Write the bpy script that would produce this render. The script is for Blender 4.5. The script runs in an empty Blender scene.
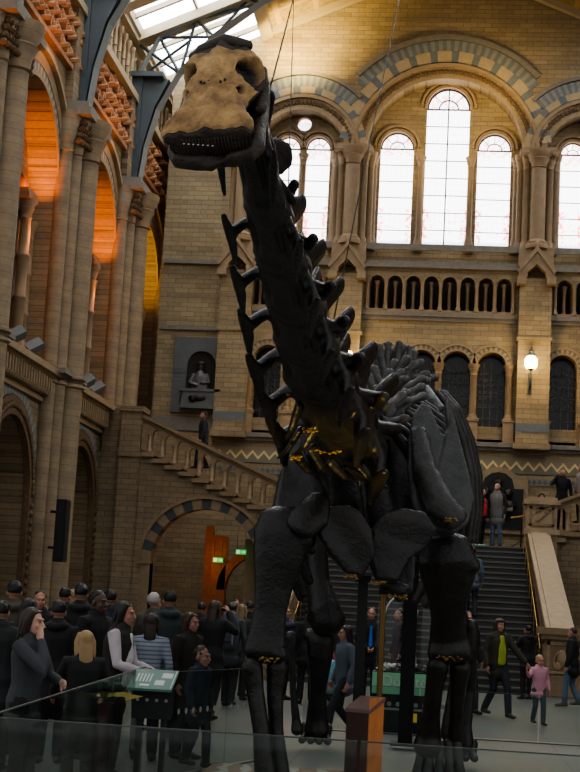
import bpy, bmesh, math, random
from mathutils import Vector, Matrix
from mathutils.geometry import tessellate_polygon
random.seed(7)
PI = math.pi
scene = bpy.context.scene
COL = scene.collection

# ------------------------------------------------------------------ camera
F = 1500.0; TH = .146; RO = .054; PS = .107; CAM = Vector((0, 0, 1.6))
def _axes():
    f = Vector((-math.sin(PS)*math.cos(TH), math.cos(PS)*math.cos(TH), math.sin(TH)))
    r = Vector((math.cos(PS), math.sin(PS), 0)); u = r.cross(f)
    c, s = math.cos(RO), math.sin(RO)
    return r*c+u*s, u*c-r*s, f
RR, UU, FF = _axes()
def ray(px, py): return FF + RR*((px-290)/F) - UU*((py-386)/F)
def at(px, py, X=None, Y=None, Z=None):
    """a surveyed point: where the sight line meets a plane of the hall"""
    d = ray(px, py)
    t = (X-CAM.x)/d.x if X is not None else (Y-CAM.y)/d.y if Y is not None else (Z-CAM.z)/d.z
    return CAM + d*t
cd = bpy.data.cameras.new('camera'); cam = bpy.data.objects.new('camera', cd); COL.objects.link(cam)
M = Matrix((RR, UU, -FF)).transposed().to_4x4(); M.translation = CAM
cam.matrix_world = M
cd.sensor_width = 36; cd.sensor_fit = 'AUTO'; cd.lens = F*36/772; cd.clip_end = 300
scene.camera = cam

# ------------------------------------------------------------------ mesh helper
class MB:
    def __init__(s, T=None): s.v = []; s.f = []; s.m = []; s.T = T
    def P(s, p):
        s.v.append(Vector(s.T(*p)) if s.T else Vector(p)); return len(s.v)-1
    def F(s, idx, mi=0): s.f.append(tuple(idx)); s.m.append(mi)
    def box(s, x0, x1, y0, y1, z0, z1, mi=0):
        a = [s.P((x, y, z)) for z in (z0, z1) for y in (y0, y1) for x in (x0, x1)]
        for q in ((0,2,3,1),(4,5,7,6),(0,1,5,4),(2,6,7,3),(0,4,6,2),(1,3,7,5)): s.F([a[i] for i in q], mi)
    def prism(s, loop, w0, w1, mi=0, holes=()):
        """loop of (u,v); extruded along w. local coords (u, w, v)"""
        loops = [list(loop)]+[list(h) for h in holes]
        tris = tessellate_polygon([[Vector((p[0], p[1], 0)) for p in l] for l in loops])
        flat = [p for l in loops for p in l]
        A = [s.P((p[0], w0, p[1])) for p in flat]; B = [s.P((p[0], w1, p[1])) for p in flat]
        for t in tris:
            s.F([A[i] for i in t], mi); s.F([B[i] for i in reversed(t)], mi)
        k = 0
        for l in loops:
            n = len(l)
            for i in range(n):
                j = (i+1) % n; s.F((A[k+i], A[k+j], B[k+j], B[k+i]), mi)
            k += n
    def ring(s, cu, cv, r0, r1, w0, w1, n=24, a0=0, a1=PI, mi=lambda i: 0):
        """half-ring arch of separate stones"""
        for i in range(n):
            t0 = a0+(a1-a0)*i/n; t1 = a0+(a1-a0)*(i+1)/n
            q = [(cu+r*math.cos(t), w, cv+r*math.sin(t)) for w in (w0, w1) for r, t in ((r0,t0),(r1,t0),(r1,t1),(r0,t1))]
            a = [s.P(p) for p in q]
            for g in ((0,1,2,3),(7,6,5,4),(1,5,6,2),(0,3,7,4),(0,4,5,1),(2,6,7,3)): s.F([a[j] for j in g], mi(i))
    def lathe(s, c, prof, n=12, mi=0):
        rows = []
        for r, z in prof: rows.append([s.P((c[0]+r*math.cos(2*PI*k/n), c[1]+r*math.sin(2*PI*k/n), c[2]+z)) for k in range(n)])
        for a, b in zip(rows, rows[1:]):
            for k in range(n): s.F((a[k], a[(k+1) % n], b[(k+1) % n], b[k]), mi)
        s.F(rows[0][::-1], mi); s.F(rows[-1], mi)
    def loft(s, pts, rs, n=10, side=None, cap=True, mi=0, power=2.0):
        """tube through pts; rs = radius or (ra, rb); side = preferred axis for ra"""
        pts = [Vector(p) for p in pts]; rr = [(r, r) if not isinstance(r, (tuple, list)) else tuple(r) for r in rs]
        N = len(pts); tans = []
        for i in range(N):
            d = pts[min(i+1, N-1)]-pts[max(i-1, 0)]; tans.append(d.normalized() if d.length > 1e-9 else Vector((0,0,1)))
        if cap:   # rounded ends
            def endr(i, sg):
                t = tans[i]*sg; ra, rb = rr[i]; m = min(ra, rb)
                return [(pts[i]+t*m*.5, (ra*.86, rb*.86)), (pts[i]+t*m*.85, (ra*.5, rb*.5)), (pts[i]+t*m*.97, (ra*.2, rb*.2))]
            a = endr(0, -1)[::-1]; b = endr(-1, 1)
            pts = [p for p, _ in a]+pts+[p for p, _ in b]; rr = [r for _, r in a]+rr+[r for _, r in b]
            tans = [tans[0]]*3+tans+[tans[-1]]*3; N = len(pts)
        prev = Vector(side) if side is not None else None
        rows = []
        for i in range(N):
            t = tans[i]
            if prev is None:
                prev = t.orthogonal()
            a = prev-t*prev.dot(t)
            if a.length < 1e-6: a = t.orthogonal()
            a.normalize(); b = t.cross(a)
            if side is None: prev = a
            ra, rb = rr[i]; row = []
            for k in range(n):
                th = 2*PI*k/n; c, sn = math.cos(th), math.sin(th)
                if power != 2.0:
                    c = math.copysign(abs(c)**(2/power), c); sn = math.copysign(abs(sn)**(2/power), sn)
                row.append(s.P(pts[i]+a*ra*c+b*rb*sn))
            rows.append(row)
        for a, b in zip(rows, rows[1:]):
            for k in range(n): s.F((a[k], a[(k+1) % n], b[(k+1) % n], b[k]), mi)
        s.F(rows[0][::-1], mi); s.F(rows[-1], mi)
    def ball(s, c, r, n=10, m=7, fn=None, mi=0):
        """ellipsoid; fn may displace a unit-sphere point"""
        c = Vector(c); r = Vector(r) if isinstance(r, (tuple, list, Vector)) else Vector((r, r, r))
        def q(u):
            if fn: u = fn(u)
            return s.P((c.x+u.x*r.x, c.y+u.y*r.y, c.z+u.z*r.z))
        top = q(Vector((0,0,1))); bot = q(Vector((0,0,-1))); rows = []
        for i in range(1, m):
            ph = PI*i/m
            rows.append([q(Vector((math.sin(ph)*math.cos(2*PI*k/n), math.sin(ph)*math.sin(2*PI*k/n), math.cos(ph)))) for k in range(n)])
        for k in range(n):
            s.F((top, rows[0][k], rows[0][(k+1) % n]), mi); s.F((bot, rows[-1][(k+1) % n], rows[-1][k]), mi)
        for a, b in zip(rows, rows[1:]):
            for k in range(n): s.F((a[k], b[k], b[(k+1) % n], a[(k+1) % n]), mi)
    def mesh(s, name, mats, smooth=0):
        me = bpy.data.meshes.new(name); me.from_pydata([tuple(v) for v in s.v], [], s.f)
        for m in (mats if isinstance(mats, (list, tuple)) else [mats]): me.materials.append(m)
        for p, mi in zip(me.polygons, s.m): p.material_index = mi
        bm = bmesh.new(); bm.from_mesh(me); bmesh.ops.recalc_face_normals(bm, faces=bm.faces); bm.to_mesh(me); bm.free()
        if smooth:
            me.polygons.foreach_set('use_smooth', [True]*len(me.polygons))
            if smooth < 180: me.set_sharp_from_angle(angle=math.radians(smooth))
        me.update(); return me
    def build(s, name, mats, parent=None, smooth=0, loc=None, vox=0, smo=0, bev=0):
        o = bpy.data.objects.new(name, s.mesh(name, mats, smooth if not vox else 0)); COL.objects.link(o)
        if loc is not None: o.location = loc
        if parent is not None: o.parent = parent
        if vox:
            m = o.modifiers.new('r', 'REMESH'); m.mode = 'VOXEL'; m.voxel_size = vox; m.use_smooth_shade = True
        if smo:
            m = o.modifiers.new('s', 'SMOOTH'); m.factor = .5; m.iterations = smo
        return o
def empty(name, loc=(0,0,0), rz=0, parent=None):
    o = bpy.data.objects.new(name, None); COL.objects.link(o); o.location = loc; o.rotation_euler = (0,0,rz); o.empty_display_size = .2
    if parent is not None: o.parent = parent
    return o
def tag(o, label=None, cat=None, group=None, kind=None):
    if label: o['label'] = label
    if cat: o['category'] = cat
    if group: o['group'] = group
    if kind: o['kind'] = kind
    return o
def struct(o, label=None): o['kind'] = 'structure'; (label and o.__setitem__('label', label)); return o
def dup(o, parent=None, loc=None, rz=None, depth=0):
    c = o.copy(); COL.objects.link(c)
    if parent is not None: c.parent = parent
    if loc is not None: c.location = loc
    if rz is not None: c.rotation_euler = (0,0,rz)
    for ch in list(o.children): dup(ch, c)
    return c

# ------------------------------------------------------------------ materials
class NT:
    def __init__(s, name):
        s.mat = bpy.data.materials.new(name); s.mat.use_nodes = True; s.n = s.mat.node_tree.nodes; s.l = s.mat.node_tree.links
        s.b = s.n['Principled BSDF']
    def add(s, t, **kw):
        x = s.n.new(t)
        for k, v in kw.items():
            if hasattr(x, k): setattr(x, k, v)
        return x
    def link(s, a, b): s.l.new(a, b)
    def val(s, sock, v):
        if isinstance(v, bpy.types.NodeSocket): s.l.new(v, sock)
        else: sock.default_value = v
    def math(s, op, a, b=0.0, c=0.0):
        x = s.n.new('ShaderNodeMath'); x.operation = op
        for i, v in enumerate((a, b, c)): s.val(x.inputs[i], v)
        return x.outputs[0]
    def mix(s, fac, a, b, mode='MIX'):
        x = s.n.new('ShaderNodeMix'); x.data_type = 'RGBA'; x.blend_type = mode
        s.val(x.inputs[0], fac); s.val(x.inputs[6], a if not isinstance(a, tuple) else (*a[:3], 1)); s.val(x.inputs[7], b if not isinstance(b, tuple) else (*b[:3], 1))
        return x.outputs[2]
    def pos(s):
        g = s.n.new('ShaderNodeNewGeometry'); x = s.n.new('ShaderNodeSeparateXYZ'); s.l.new(g.outputs['Position'], x.inputs[0]); return x.outputs
    def vec(s, a, b, c=0.0):
        x = s.n.new('ShaderNodeCombineXYZ')
        for i, v in enumerate((a, b, c)): s.val(x.inputs[i], v)
        return x.outputs[0]
    def noise(s, scale, detail=3, vec=None, rough=.6):
        x = s.n.new('ShaderNodeTexNoise'); x.inputs['Scale'].default_value = scale; x.inputs['Detail'].default_value = detail; x.inputs['Roughness'].default_value = rough
        if vec is None:
            g = s.n.new('ShaderNodeNewGeometry'); vec = g.outputs['Position']
        s.l.new(vec, x.inputs['Vector']); return x.outputs['Fac']
    def bump(s, h, st=.3, dist=.02):
        x = s.n.new('ShaderNodeBump'); x.inputs['Strength'].default_value = st; x.inputs['Distance'].default_value = dist
        s.l.new(h, x.inputs['Height']); s.l.new(x.outputs[0], s.b.inputs['Normal'])
def plain(name, col, rough=.7, metal=0, var=.25, scale=3, bump=0, emit=0, spec=.5, local=False):
    t = NT(name); b = t.b
    vec = None
    if local:
        tc = t.n.new('ShaderNodeTexCoord'); vec = tc.outputs['Object']
    nz = t.noise(scale, 4, vec)
    k = t.math('MULTIPLY_ADD', nz, 2*var, 1-var)
    c = t.mix(1.0, (*col, 1), t.vec(k, k, k), 'MULTIPLY')
    t.link(c, b.inputs['Base Color']); b.inputs['Roughness'].default_value = rough; b.inputs['Metallic'].default_value = metal
    b.inputs['Specular IOR Level'].default_value = spec
    if bump: t.bump(nz, bump)
    if emit:
        b.inputs['Emission Color'].default_value = (*col, 1); b.inputs['Emission Strength'].default_value = emit
    return t.mat
def masonry(name, axis, c1, c2, mortar, bw=.46, rh=.155, bands=None, dark=None, rough=.85, bandper=.8):
    """coursed blocks; axis: which horizontal world coordinate runs along the wall"""
    t = NT(name); p = t.pos(); u = p[axis]; z = p[2]
    br = t.add('ShaderNodeTexBrick'); br.offset = .5
    br.inputs['Scale'].default_value = 1; br.inputs['Brick Width'].default_value = bw; br.inputs['Row Height'].default_value = rh
    br.inputs['Mortar Size'].default_value = .009; br.inputs['Mortar Smooth'].default_value = .3; br.inputs['Bias'].default_value = 0
    br.inputs['Color1'].default_value = (*c1, 1); br.inputs['Color2'].default_value = (*c2, 1); br.inputs['Mortar'].default_value = (*mortar, 1)
    t.link(t.vec(u, z), br.inputs['Vector'])
    col = br.outputs['Color']
    if bands:   # courses of another stone now and then
        fr = t.math('FRACT', t.math('DIVIDE', z, bandper)); m = t.math('LESS_THAN', fr, .28)
        col = t.mix(t.math('MULTIPLY', m, .55), col, t.mix(1.0, col, (*bands, 1), 'MULTIPLY'))
    n1 = t.noise(.5, 3); n2 = t.noise(9, 4)
    k = t.math('MULTIPLY', t.math('MULTIPLY_ADD', n1, .7, .65), t.math('MULTIPLY_ADD', n2, .5, .75))
    col = t.mix(1.0, col, t.vec(k, k, k), 'MULTIPLY')
    t.link(col, t.b.inputs['Base Color']); t.b.inputs['Roughness'].default_value = rough
    h = t.math('ADD', t.math('MULTIPLY', br.outputs['Fac'], -1.0), t.math('MULTIPLY', n2, .4)); t.bump(h, .45, .012)
    return t.mat
BUFF1 = (.37,.285,.165); BUFF2 = (.29,.22,.125); MORT = (.19,.15,.095)
m_back = masonry('buff_stone_back', 0, BUFF1, BUFF2, MORT, bands=(.75,.78,.85))
m_side = masonry('buff_stone_side', 1, (.34,.25,.15), (.26,.19,.11), (.14,.11,.075), bands=(.7,.75,.85), bandper=.74)
m_stone = plain('carved_buff_stone', (.33,.24,.145), .8, var=.35, scale=6, bump=.3)
m_stone_grey = plain('grey_stone', (.22,.20,.165), .8, var=.3, scale=6, bump=.25)
m_carve = plain('carved_brown_stone', (.16,.10,.055), .85, var=.7, scale=14, bump=.9)
m_blue = plain('slate_blue_terracotta', (.16,.18,.19), .8, var=.25, scale=8)
m_blue2 = plain('pale_blue_terracotta', (.25,.255,.23), .8, var=.25, scale=8)
m_cream = plain('cream_terracotta', (.42,.33,.20), .8, var=.2, scale=8)
m_red = plain('warm_terracotta', (.36,.17,.075), .8, var=.5, scale=8, bump=.5)
m_shaft = plain('column_stone', (.30,.215,.13), .75, var=.3, scale=4, bump=.15)
m_iron = plain('slate_blue_iron', (.075,.09,.10), .55, metal=.3, var=.2)
m_ironlite = plain('painted_iron_light', (.20,.22,.215), .6, var=.4, scale=25)
m_lead = plain('window_leading', (.03,.03,.035), .6)
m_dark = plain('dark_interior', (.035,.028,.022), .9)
m_darkglass = plain('dark_leaded_glass', (.012,.012,.013), .18, var=.5, scale=12)
m_slate = plain('slate_grey_panel', (.13,.14,.135), .7, var=.25)
m_bronze = plain('dark_bronze', (.03,.028,.025), .4, metal=.6)
m_wood = plain('brown_wood', (.12,.055,.025), .5, var=.4, scale=6)
m_brass = plain('polished_brass', (.55,.38,.12), .3, metal=.9)
m_black = plain('matte_black', (.01,.01,.011), .5)
m_step = plain('dark_stair_stone', (.045,.045,.042), .55, var=.3)
m_nose = plain('worn_stair_edge', (.13,.13,.12), .5, var=.2)
# ------------------------------------------------------------------ columns
def column_mesh(name, r, h, cap=True, n=14, mats=None, rings=(), base_h=.35, cap_h=.4):
    mb = MB()
    pr = [(r*1.55, 0), (r*1.55, base_h*.4), (r*1.35, base_h*.5), (r*1.4, base_h*.7), (r*1.05, base_h), (r, base_h)]
    for z in rings: pr += [(r, z-.06), (r*1.2, z-.03), (r*1.2, z+.03), (r, z+.06)]
    top = h-cap_h
    pr += [(r*.97, top-.06), (r*1.2, top-.03), (r*1.0, top)]
    if cap: pr += [(r*1.1, top+cap_h*.25), (r*1.45, top+cap_h*.5), (r*1.3, top+cap_h*.55), (r*1.75, top+cap_h*.85), (r*1.8, h)]
    mb.lathe((0,0,0), pr, n)
    return mb.mesh(name, mats or m_shaft, 50)
def put(name, me, parent, loc, kind=None):
    o = bpy.data.objects.new(name, me); COL.objects.link(o); o.parent = parent; o.location = loc
    if kind: o['kind'] = kind
    return o
def arch_loop(cu, hw, v0, vs, n=14, rise=None):
    L = [(cu-hw, v0), (cu-hw, vs)]
    for i in range(1, n): a = PI-PI*i/n; L.append((cu+hw*math.cos(a), vs+(rise or hw)*math.sin(a)))
    L += [(cu+hw, vs), (cu+hw, v0)]; return L
def disc(cu, cv, r, n=16): return [(cu+r*math.cos(2*PI*i/n), cv+r*math.sin(2*PI*i/n)) for i in range(n)]
def glass_mat(name, axis, cu, sp, strength=2.6, span=(13.3, 18.6)):
    """bright translucent leaded light: pale panes, coloured border low down, dark cames"""
    t = NT(name); p = t.pos(); u = t.math('SUBTRACT', p[axis], cu); z = p[2]
    def line(x, per, w): return t.math('LESS_THAN', t.math('ABSOLUTE', t.math('SUBTRACT', t.math('FRACT', t.math('ADD', t.math('DIVIDE', x, per), 100.5)), .5)), w)
    hv = t.math('MAXIMUM', line(z, .21, .045), line(u, .165, .05))
    border = t.math('GREATER_THAN', t.math('ABSOLUTE', u), sp-.17)
    low = t.math('LESS_THAN', z, span[0]+1.3); hi = t.math('GREATER_THAN', z, span[1]-.75)
    nz = t.noise(7, 2); spot = t.math('GREATER_THAN', nz, .52)
    redm = t.math('MULTIPLY', spot, t.math('MAXIMUM', t.math('MULTIPLY', border, low), t.math('MULTIPLY', hi, .6)))
    redm = t.math('MAXIMUM', redm, t.math('MULTIPLY', t.math('MULTIPLY', low, t.math('GREATER_THAN', t.noise(11, 2), .62)), .5))
    c = t.mix(redm, (1.0,.97,.98,1), (.85,.22,.2,1))
    bl = t.math('MULTIPLY', t.math('LESS_THAN', z, span[0]+.22), .75)
    c = t.mix(bl, c, (.45,.55,.62,1))
    c = t.mix(t.math('MULTIPLY', hv, .3), c, (.3,.32,.38,1))
    t.b.inputs['Base Color'].default_value = (.05,.05,.05,1)
    t.link(c, t.b.inputs['Emission Color']); t.b.inputs['Emission Strength'].default_value = strength
    t.b.inputs['Roughness'].default_value = .3
    return t.mat

# ------------------------------------------------------------------ back wall (across the hall at y = 47)
YB = 47.0; XC = -.45
TB = lambda u, w, v: (u, YB+w, v)
APEX = 22.9; SL = .43
def roofz(x): return APEX-SL*abs(x-XC)
XL = -9.35; XR = 2*XC-XL
wall_back = struct(empty('wall_back'))
holes = []
# arcade openings
arc_c = []
pxz = lambda px, py: at(px, py, Y=YB)
for px in (385, 420.5, 455.5, 491): arc_c.append(pxz(px, 390).x)
side_arc = [-5.95, -4.92, -3.0-.0]
side_arc = [-5.82, -4.42]
ARC = [(c, .40) for c in arc_c]+[(c, .41) for c in side_arc]+[(2*XC-c, .41) for c in side_arc]
ARC = [(c, .45 if h < .405 else .44) for c, h in ARC]
for c, hw in ARC: holes.append(arch_loop(c, hw, 7.5, 9.42, 12))
# balcony openings
bal_c = [pxz(p, 300).x for p in (376.4, 394.6, 412.8, 431, 449.2, 467.4, 485.6, 503.8)]
bal_s = [-6.2, -5.6, -5.0, -4.4]
BAL = bal_c+bal_s+[2*XC-c for c in bal_s]
for c in BAL: holes.append(arch_loop(c, .232, 11.15, 12.02, 8))
# great arches
holes.append(arch_loop(XC, 2.55, 12.75, 16.3, 32))
SC = -5.1
for c in (SC, 2*XC-SC): holes.append(arch_loop(c, 1.42, 12.75, 16.3, 24))
mb = MB(TB)
outer = [(XL, 0), (XR, 0), (XR, roofz(XR)), (XC, APEX), (XL, roofz(XL))]
mb.prism(outer, 0, .7, holes=holes)
for xa_ in (-3.4, 2.5): mb.box(xa_-.33, xa_+.33, .01, .6, 16.2, 19.2)
for xa_ in (-7.0, 6.1): mb.box(xa_-.33, xa_+.33, .01, .6, 16.2, 18.4)
o = mb.build('wall_back_masonry', m_back, wall_back)
# recessed window wall
def window(n, cu, hw, v0, vs, w, parts=2, oc=False):
    t_ = struct(empty('window_%d' % n))
    g = MB(TB); g.prism(arch_loop(cu, hw, v0, vs, 18), w, w+.03)
    g.build('pane', glass_mat('stained_glass_%d' % n, 0, cu, hw, span=(v0, vs+hw)), t_)
    f = MB(TB)
    f.box(cu-hw, cu+hw, w-.06, w-.005, v0, v0+.06); f.box(cu-hw, cu+hw, w-.05, w-.005, vs-.025, vs+.02)
    if parts == 2: f.box(cu-.022, cu+.022, w-.05, w-.005, v0, vs+hw*.98)
    for k in range(1, int((vs-v0)/.62)+1):
        z = v0+k*(vs-v0)/(int((vs-v0)/.62)+1); f.box(cu-hw, cu+hw, w-.045, w-.005, z-.011, z+.011)
    if vs-v0 > 1:
        f.ring(cu, vs, hw*.42, hw*.48, w-.04, w-.005, 12); f.ring(cu, vs, hw*.93, hw*1.0, w-.05, w-.005, 16)
        for a in (PI/4, PI/2, 3*PI/4):
            f.loft([(cu+hw*.45*math.cos(a), w-.02, vs+hw*.45*math.sin(a)), (cu+hw*.97*math.cos(a), w-.02, vs+hw*.97*math.sin(a))], [.015]*2, 4, cap=False)
    f.build('lead_frame', m_lead, t_)
    return t_
mb = MB(TB)
W = .75
lights = [(XC+.08, .70, 13.4, 18.08), (-2.0, .54, 13.4, 16.7), (1.17, .54, 13.4, 16.7)]
mb.prism([(-3.3, 12.7), (2.4, 12.7), (2.4, 19.6), (-3.3, 19.6)], .7, 1.05, holes=[arch_loop(c, h, a, b, 18) for c, h, a, b in lights])
k = 1
for c, h, a, b in lights:
    window(k, c, h, a, b, .86, 2 if h > .6 else 1); k += 1
for s_ in (0, 1):
    sc = SC if not s_ else 2*XC-SC
    cs = [(sc-.50, .39), (sc+.50, .39)]
    oc = (sc+.0, 17.42, .24)
    mb.prism([(sc-1.7, 12.7), (sc+1.7, 12.7), (sc+1.7, 18.2), (sc-1.7, 18.2)], .7, 1.05, holes=[arch_loop(c, h, 13.4, 16.62, 14) for c, h in cs]+[disc(*oc)])
    for c, h in cs: window(k, c, h, 13.4, 16.62, .86, 1); k += 1
    t_ = struct(empty('window_%d' % k)); k += 1
    g = MB(TB); g.prism(disc(*oc), .86, .89); g.build('pane', glass_mat('roundel_glass_%d' % k, 0, oc[0], .2, span=(17.3, 17.9)), t_)
    g = MB(TB); g.ring(oc[0], oc[1], oc[2]*.95, oc[2]*1.3, .62, .75, 20, 0, 2*PI); g.build('lead_frame', m_stone, t_)
mb.build('window_wall', m_back, wall_back)
# mouldings round the lights
mb = MB(TB)
for c, h, a, b in lights+[(sc+d, .39, 13.4, 16.62) for sc in (SC, 2*XC-SC) for d in (-.50, .50)]:
    mb.ring(c, b, h, h+.09, .6, .75, 20); mb.ring(c, b, h+.13, h+.21, .55, .75, 20)
mb.build('window_moulding', m_stone, wall_back, 30)
# voussoir rings
alt = lambda a, b: (lambda i: a if i % 2 else b)
mb = MB(TB)
for c, r in ((XC, 2.55), (SC, 1.42), (2*XC-SC, 1.42)):
    big = r > 2
    n = 34 if big else 20
    mb.ring(c, 16.3, r, r+.1, -.02, .7, n*2)
    for i in range(n*2):        # carved cable band: small bosses
        a = PI*(i+.5)/(n*2); rr_ = r+.24; mb.ball((c+rr_*math.cos(a), .03, 16.3+rr_*math.sin(a)), (.1,.1,.1), 6, 4, mi=2)
    mb.ring(c, 16.3, r+.1, r+.38, .02, .3, n*2, mi=lambda i: 2)
    mb.ring(c, 16.3, r+.38, r+.5, -.1 if big else -.115, .1, n*2)
mb.build('arch_moulding', [m_stone, m_blue, m_carve], wall_back, 30)
mb = MB(TB)
amax = math.acos(2.98/3.9)
for c, r, R_, a0 in ((XC, 3.05, 3.78, .62), (SC, 1.92, 2.5, .1), (2*XC-SC, 1.92, 2.5, .1)):
    big = R_ > 3
    a0 = math.acos(min(1, 2.95/R_)) if big else math.acos(1.78/R_)
    n = 41 if big else 25
    a_lo = 0.12 if big else .1
    wo = -.035 if big else -.055
    mb.ring(c, 16.35, r, R_-.35, wo, .1, n, a_lo, PI-a_lo, mi=lambda i: (0, 1, 0)[i % 3])
    mb.ring(c, 16.35, R_-.35, R_, wo-.006, .1, n+10, a0, PI-a0, mi=lambda i: (1, 2)[i % 2])
mb.build('voussoirs', [m_cream, m_blue, m_blue2], wall_back)
mb = MB(TB)
mb.ring(XC, 16.35, 3.8, 3.95, -.14, .05, 40, .72, PI-.72); mb.ring(SC, 16.35, 2.52, 2.64, -.14, .05, 30, .76, PI-.3); mb.ring(2*XC-SC, 16.35, 2.52, 2.64, -.14, .05, 30, .3, PI-.76)
mb.build('hood_moulding', m_stone_grey, wall_back)
# string courses
mb = MB(TB)
for z0, z1, w in ((12.5,12.62,-.16), (12.62,12.72,-.1), (10.93,11.05,-.14), (10.8,10.93,-.07), (6.86,7.0,-.2), (6.75,6.86,-.1), (13.1,13.3,-.05)):
    mb.box(-6.9 if z0 > 7 else -7.2, 6.0, w, .02, z0, z1)
mb.box(XL, -6.9, -.12, .02, 12.42, 12.56); mb.box(XL, -6.9, -.1, .02, 10.24, 10.36); mb.box(XL, -6.9, -.08, .02, 6.98, 7.4)
mb.box(6.0, XR, -.12, .02, 12.42, 12.56); mb.box(6.0, XR, -.1, .02, 10.24, 10.36)
mb.build('string_course', m_stone_grey, wall_back)
# arcade ring mouldings, sills
mb = MB(TB)
for c, h in ARC:
    mb.ring(c, 9.42, h, h+.05, -.03, .3, 16)
    mb.ring(c, 9.42, h+.05, h+.17, -.02, .1, 22, mi=lambda i: 1+i % 2)
    mb.ring(c, 9.42, h+.17, h+.24, -.08, .05, 16)
    for j in range(4): mb.box(c-h, c+h, .0+j*.12, .12+j*.12, 6.98, 7.1+j*.13)
mb.build('arcade_moulding', [m_stone, m_blue, m_cream], wall_back)
mb = MB(TB)
for c in BAL:
    mb.ring(c, 12.02, .232, .275, -.05, .2, 12)
mb.box(-6.7, 5.8, -.1, .0, 11.05, 11.15)
mb.build('balcony_moulding', m_stone, wall_back)
# openings backs
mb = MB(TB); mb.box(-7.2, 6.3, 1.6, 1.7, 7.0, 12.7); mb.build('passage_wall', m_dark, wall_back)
mb = MB(TB); mb.box(-7.2, 6.3, .7, 1.6, 10.5, 11.1); mb.box(-7.2, 6.3, .7, 1.6, 7.1, 7.45); mb.build('passage_floor', m_stone_grey, wall_back)
for i, (c, h) in enumerate(ARC):
    g = MB(TB); g.prism(arch_loop(c, h+.02, 7.45, 9.42, 12), .55, .57)
    t = struct(empty('window_%d' % (20+i))); g.build('pane', m_darkglass, t)
    g = MB(TB)
    for j in range(1, 6): g.box(c-h, c+h, .5, .55, 7.45+j*.36-.012, 7.45+j*.36+.012)
    for j in range(1, 4): g.box(c-h+j*h/2-.01, c-h+j*h/2+.01, .5, .55, 7.45, 9.6)
    # pierced grille discs
    for a in range(5):
        for b in range(6): g.ring(c-h*.72+a*h*.36, 8.25+b*.2, .03, .05, .5, .55, 6, 0, 2*PI)
    g.build('lead_frame', m_slate, t)
# arcade + balcony columns
cm = column_mesh('column', .10, 2.35, base_h=.4, cap_h=.32, rings=(1.2,))
xs = sorted([(a+b)/2 for a, b in zip(arc_c, arc_c[1:])]+[arc_c[0]-.56, arc_c[-1]+.56]+[side_arc[0]-.55, (side_arc[0]+side_arc[1])/2, side_arc[1]+.55])
xs += [2*XC-x for x in xs if x < -3.6]
pb = MB(); pb.box(-.17, .17, -.17, .17, 0, .85); pb.box(-.2, .2, -.2, .2, .78, .88); pm = pb.mesh('column_pedestal', m_stone)
for x in xs:
    c = put('column', column_mesh('column', .105, 1.75, base_h=.2, cap_h=.3) if x is xs[0] else cm2, wall_back, (x, YB-.06, 7.68)) if False else None
cm2 = column_mesh('column', .105, 1.78, base_h=.2, cap_h=.32)
for x in xs:
    c = put('column', cm2, wall_back, (x, YB-.02, 7.68)); p = put('column_pedestal', pm, c, (0, 0, -.82))
cb = column_mesh('balcony_column', .055, 1.0, base_h=.16, cap_h=.18, n=8)
bx = []
for g_ in (bal_c, bal_s, [2*XC-c for c in bal_s]):
    g_ = sorted(g_); bx += [(a+b)/2 for a, b in zip(g_, g_[1:])]+[g_[0]-.29, g_[-1]+.29]
for x in bx: put('balcony_column', cb, wall_back, (x, YB-.07, 11.12))
for x in BAL: put('balcony_column', cb, wall_back, (x, YB+.2, 11.1))
# piers with gables and clustered shafts
def pier(x, w=.5):
    g = MB(TB)
    g.box(x-w, x+w, -.42, 0, 6.9, 12.2); g.box(x-w-.06, x+w+.06, -.5, 0, 6.8, 7.0); g.box(x-w-.05, x+w+.05, -.47, 0, 10.2, 10.32)
    o_ = g.build('pier', m_back, wall_back)
    g = MB(TB); g.box(x-w-.01, x+w+.01, -.43, 0, 7.35, 7.6)
    g.build('slate_band', m_blue, wall_back)
    g = MB(TB)   # gabled niche head
    g.prism([(x-w-.05, 12.2), (x-.28, 12.2), (x-.28, 12.35), (x, 12.62), (x+.28, 12.35), (x+.28, 12.2), (x+w+.05, 12.2), (x+w+.05, 12.42), (x, 13.1), (x-w-.05, 12.42)], -.62, 0)
    g.prism([(x-w-.12, 12.38), (x-w-.05, 12.3), (x, 13.02), (x+w+.05, 12.3), (x+w+.12, 12.38), (x, 13.2)], -.7, -.55)
    g.ball((x, -.6, 13.24), (.1,.1,.13)); g.box(x-w-.1, x-w+.18, -.68, 0, 11.98, 12.22); g.box(x+w-.18, x+w+.1, -.68, 0, 11.98, 12.22)
    g.build('gable', m_stone, wall_back)
    g = MB(TB); g.box(x-.55, x+.55, -.25, .1, 12.6, 13.25); g.build('shaft_plinth', m_stone, wall_back)
    big = column_mesh('pier_shaft', .24, 3.2, base_h=.3, cap_h=.5, mats=m_shaft, n=18)
    sm = column_mesh('pier_shaft', .11, 3.2, base_h=.3, cap_h=.5, n=12)
    put('pier_shaft', big, wall_back, (x, YB-.12, 13.2))
    for dx, dy in ((-.37, .05), (.37, .05), (-.56, .3), (.56, .3)): put('pier_shaft', sm, wall_back, (x+dx, YB+dy, 13.2))
    g = MB(TB); g.box(x-.62, x+.62, -.4, .3, 16.3, 16.42); g.box(x-.55, x+.55, -.34, .3, 16.42, 16.5); g.build('impost', m_stone, wall_back)
for x in (-3.37, 2.58, -6.9, 6.0): pier(x)
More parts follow.
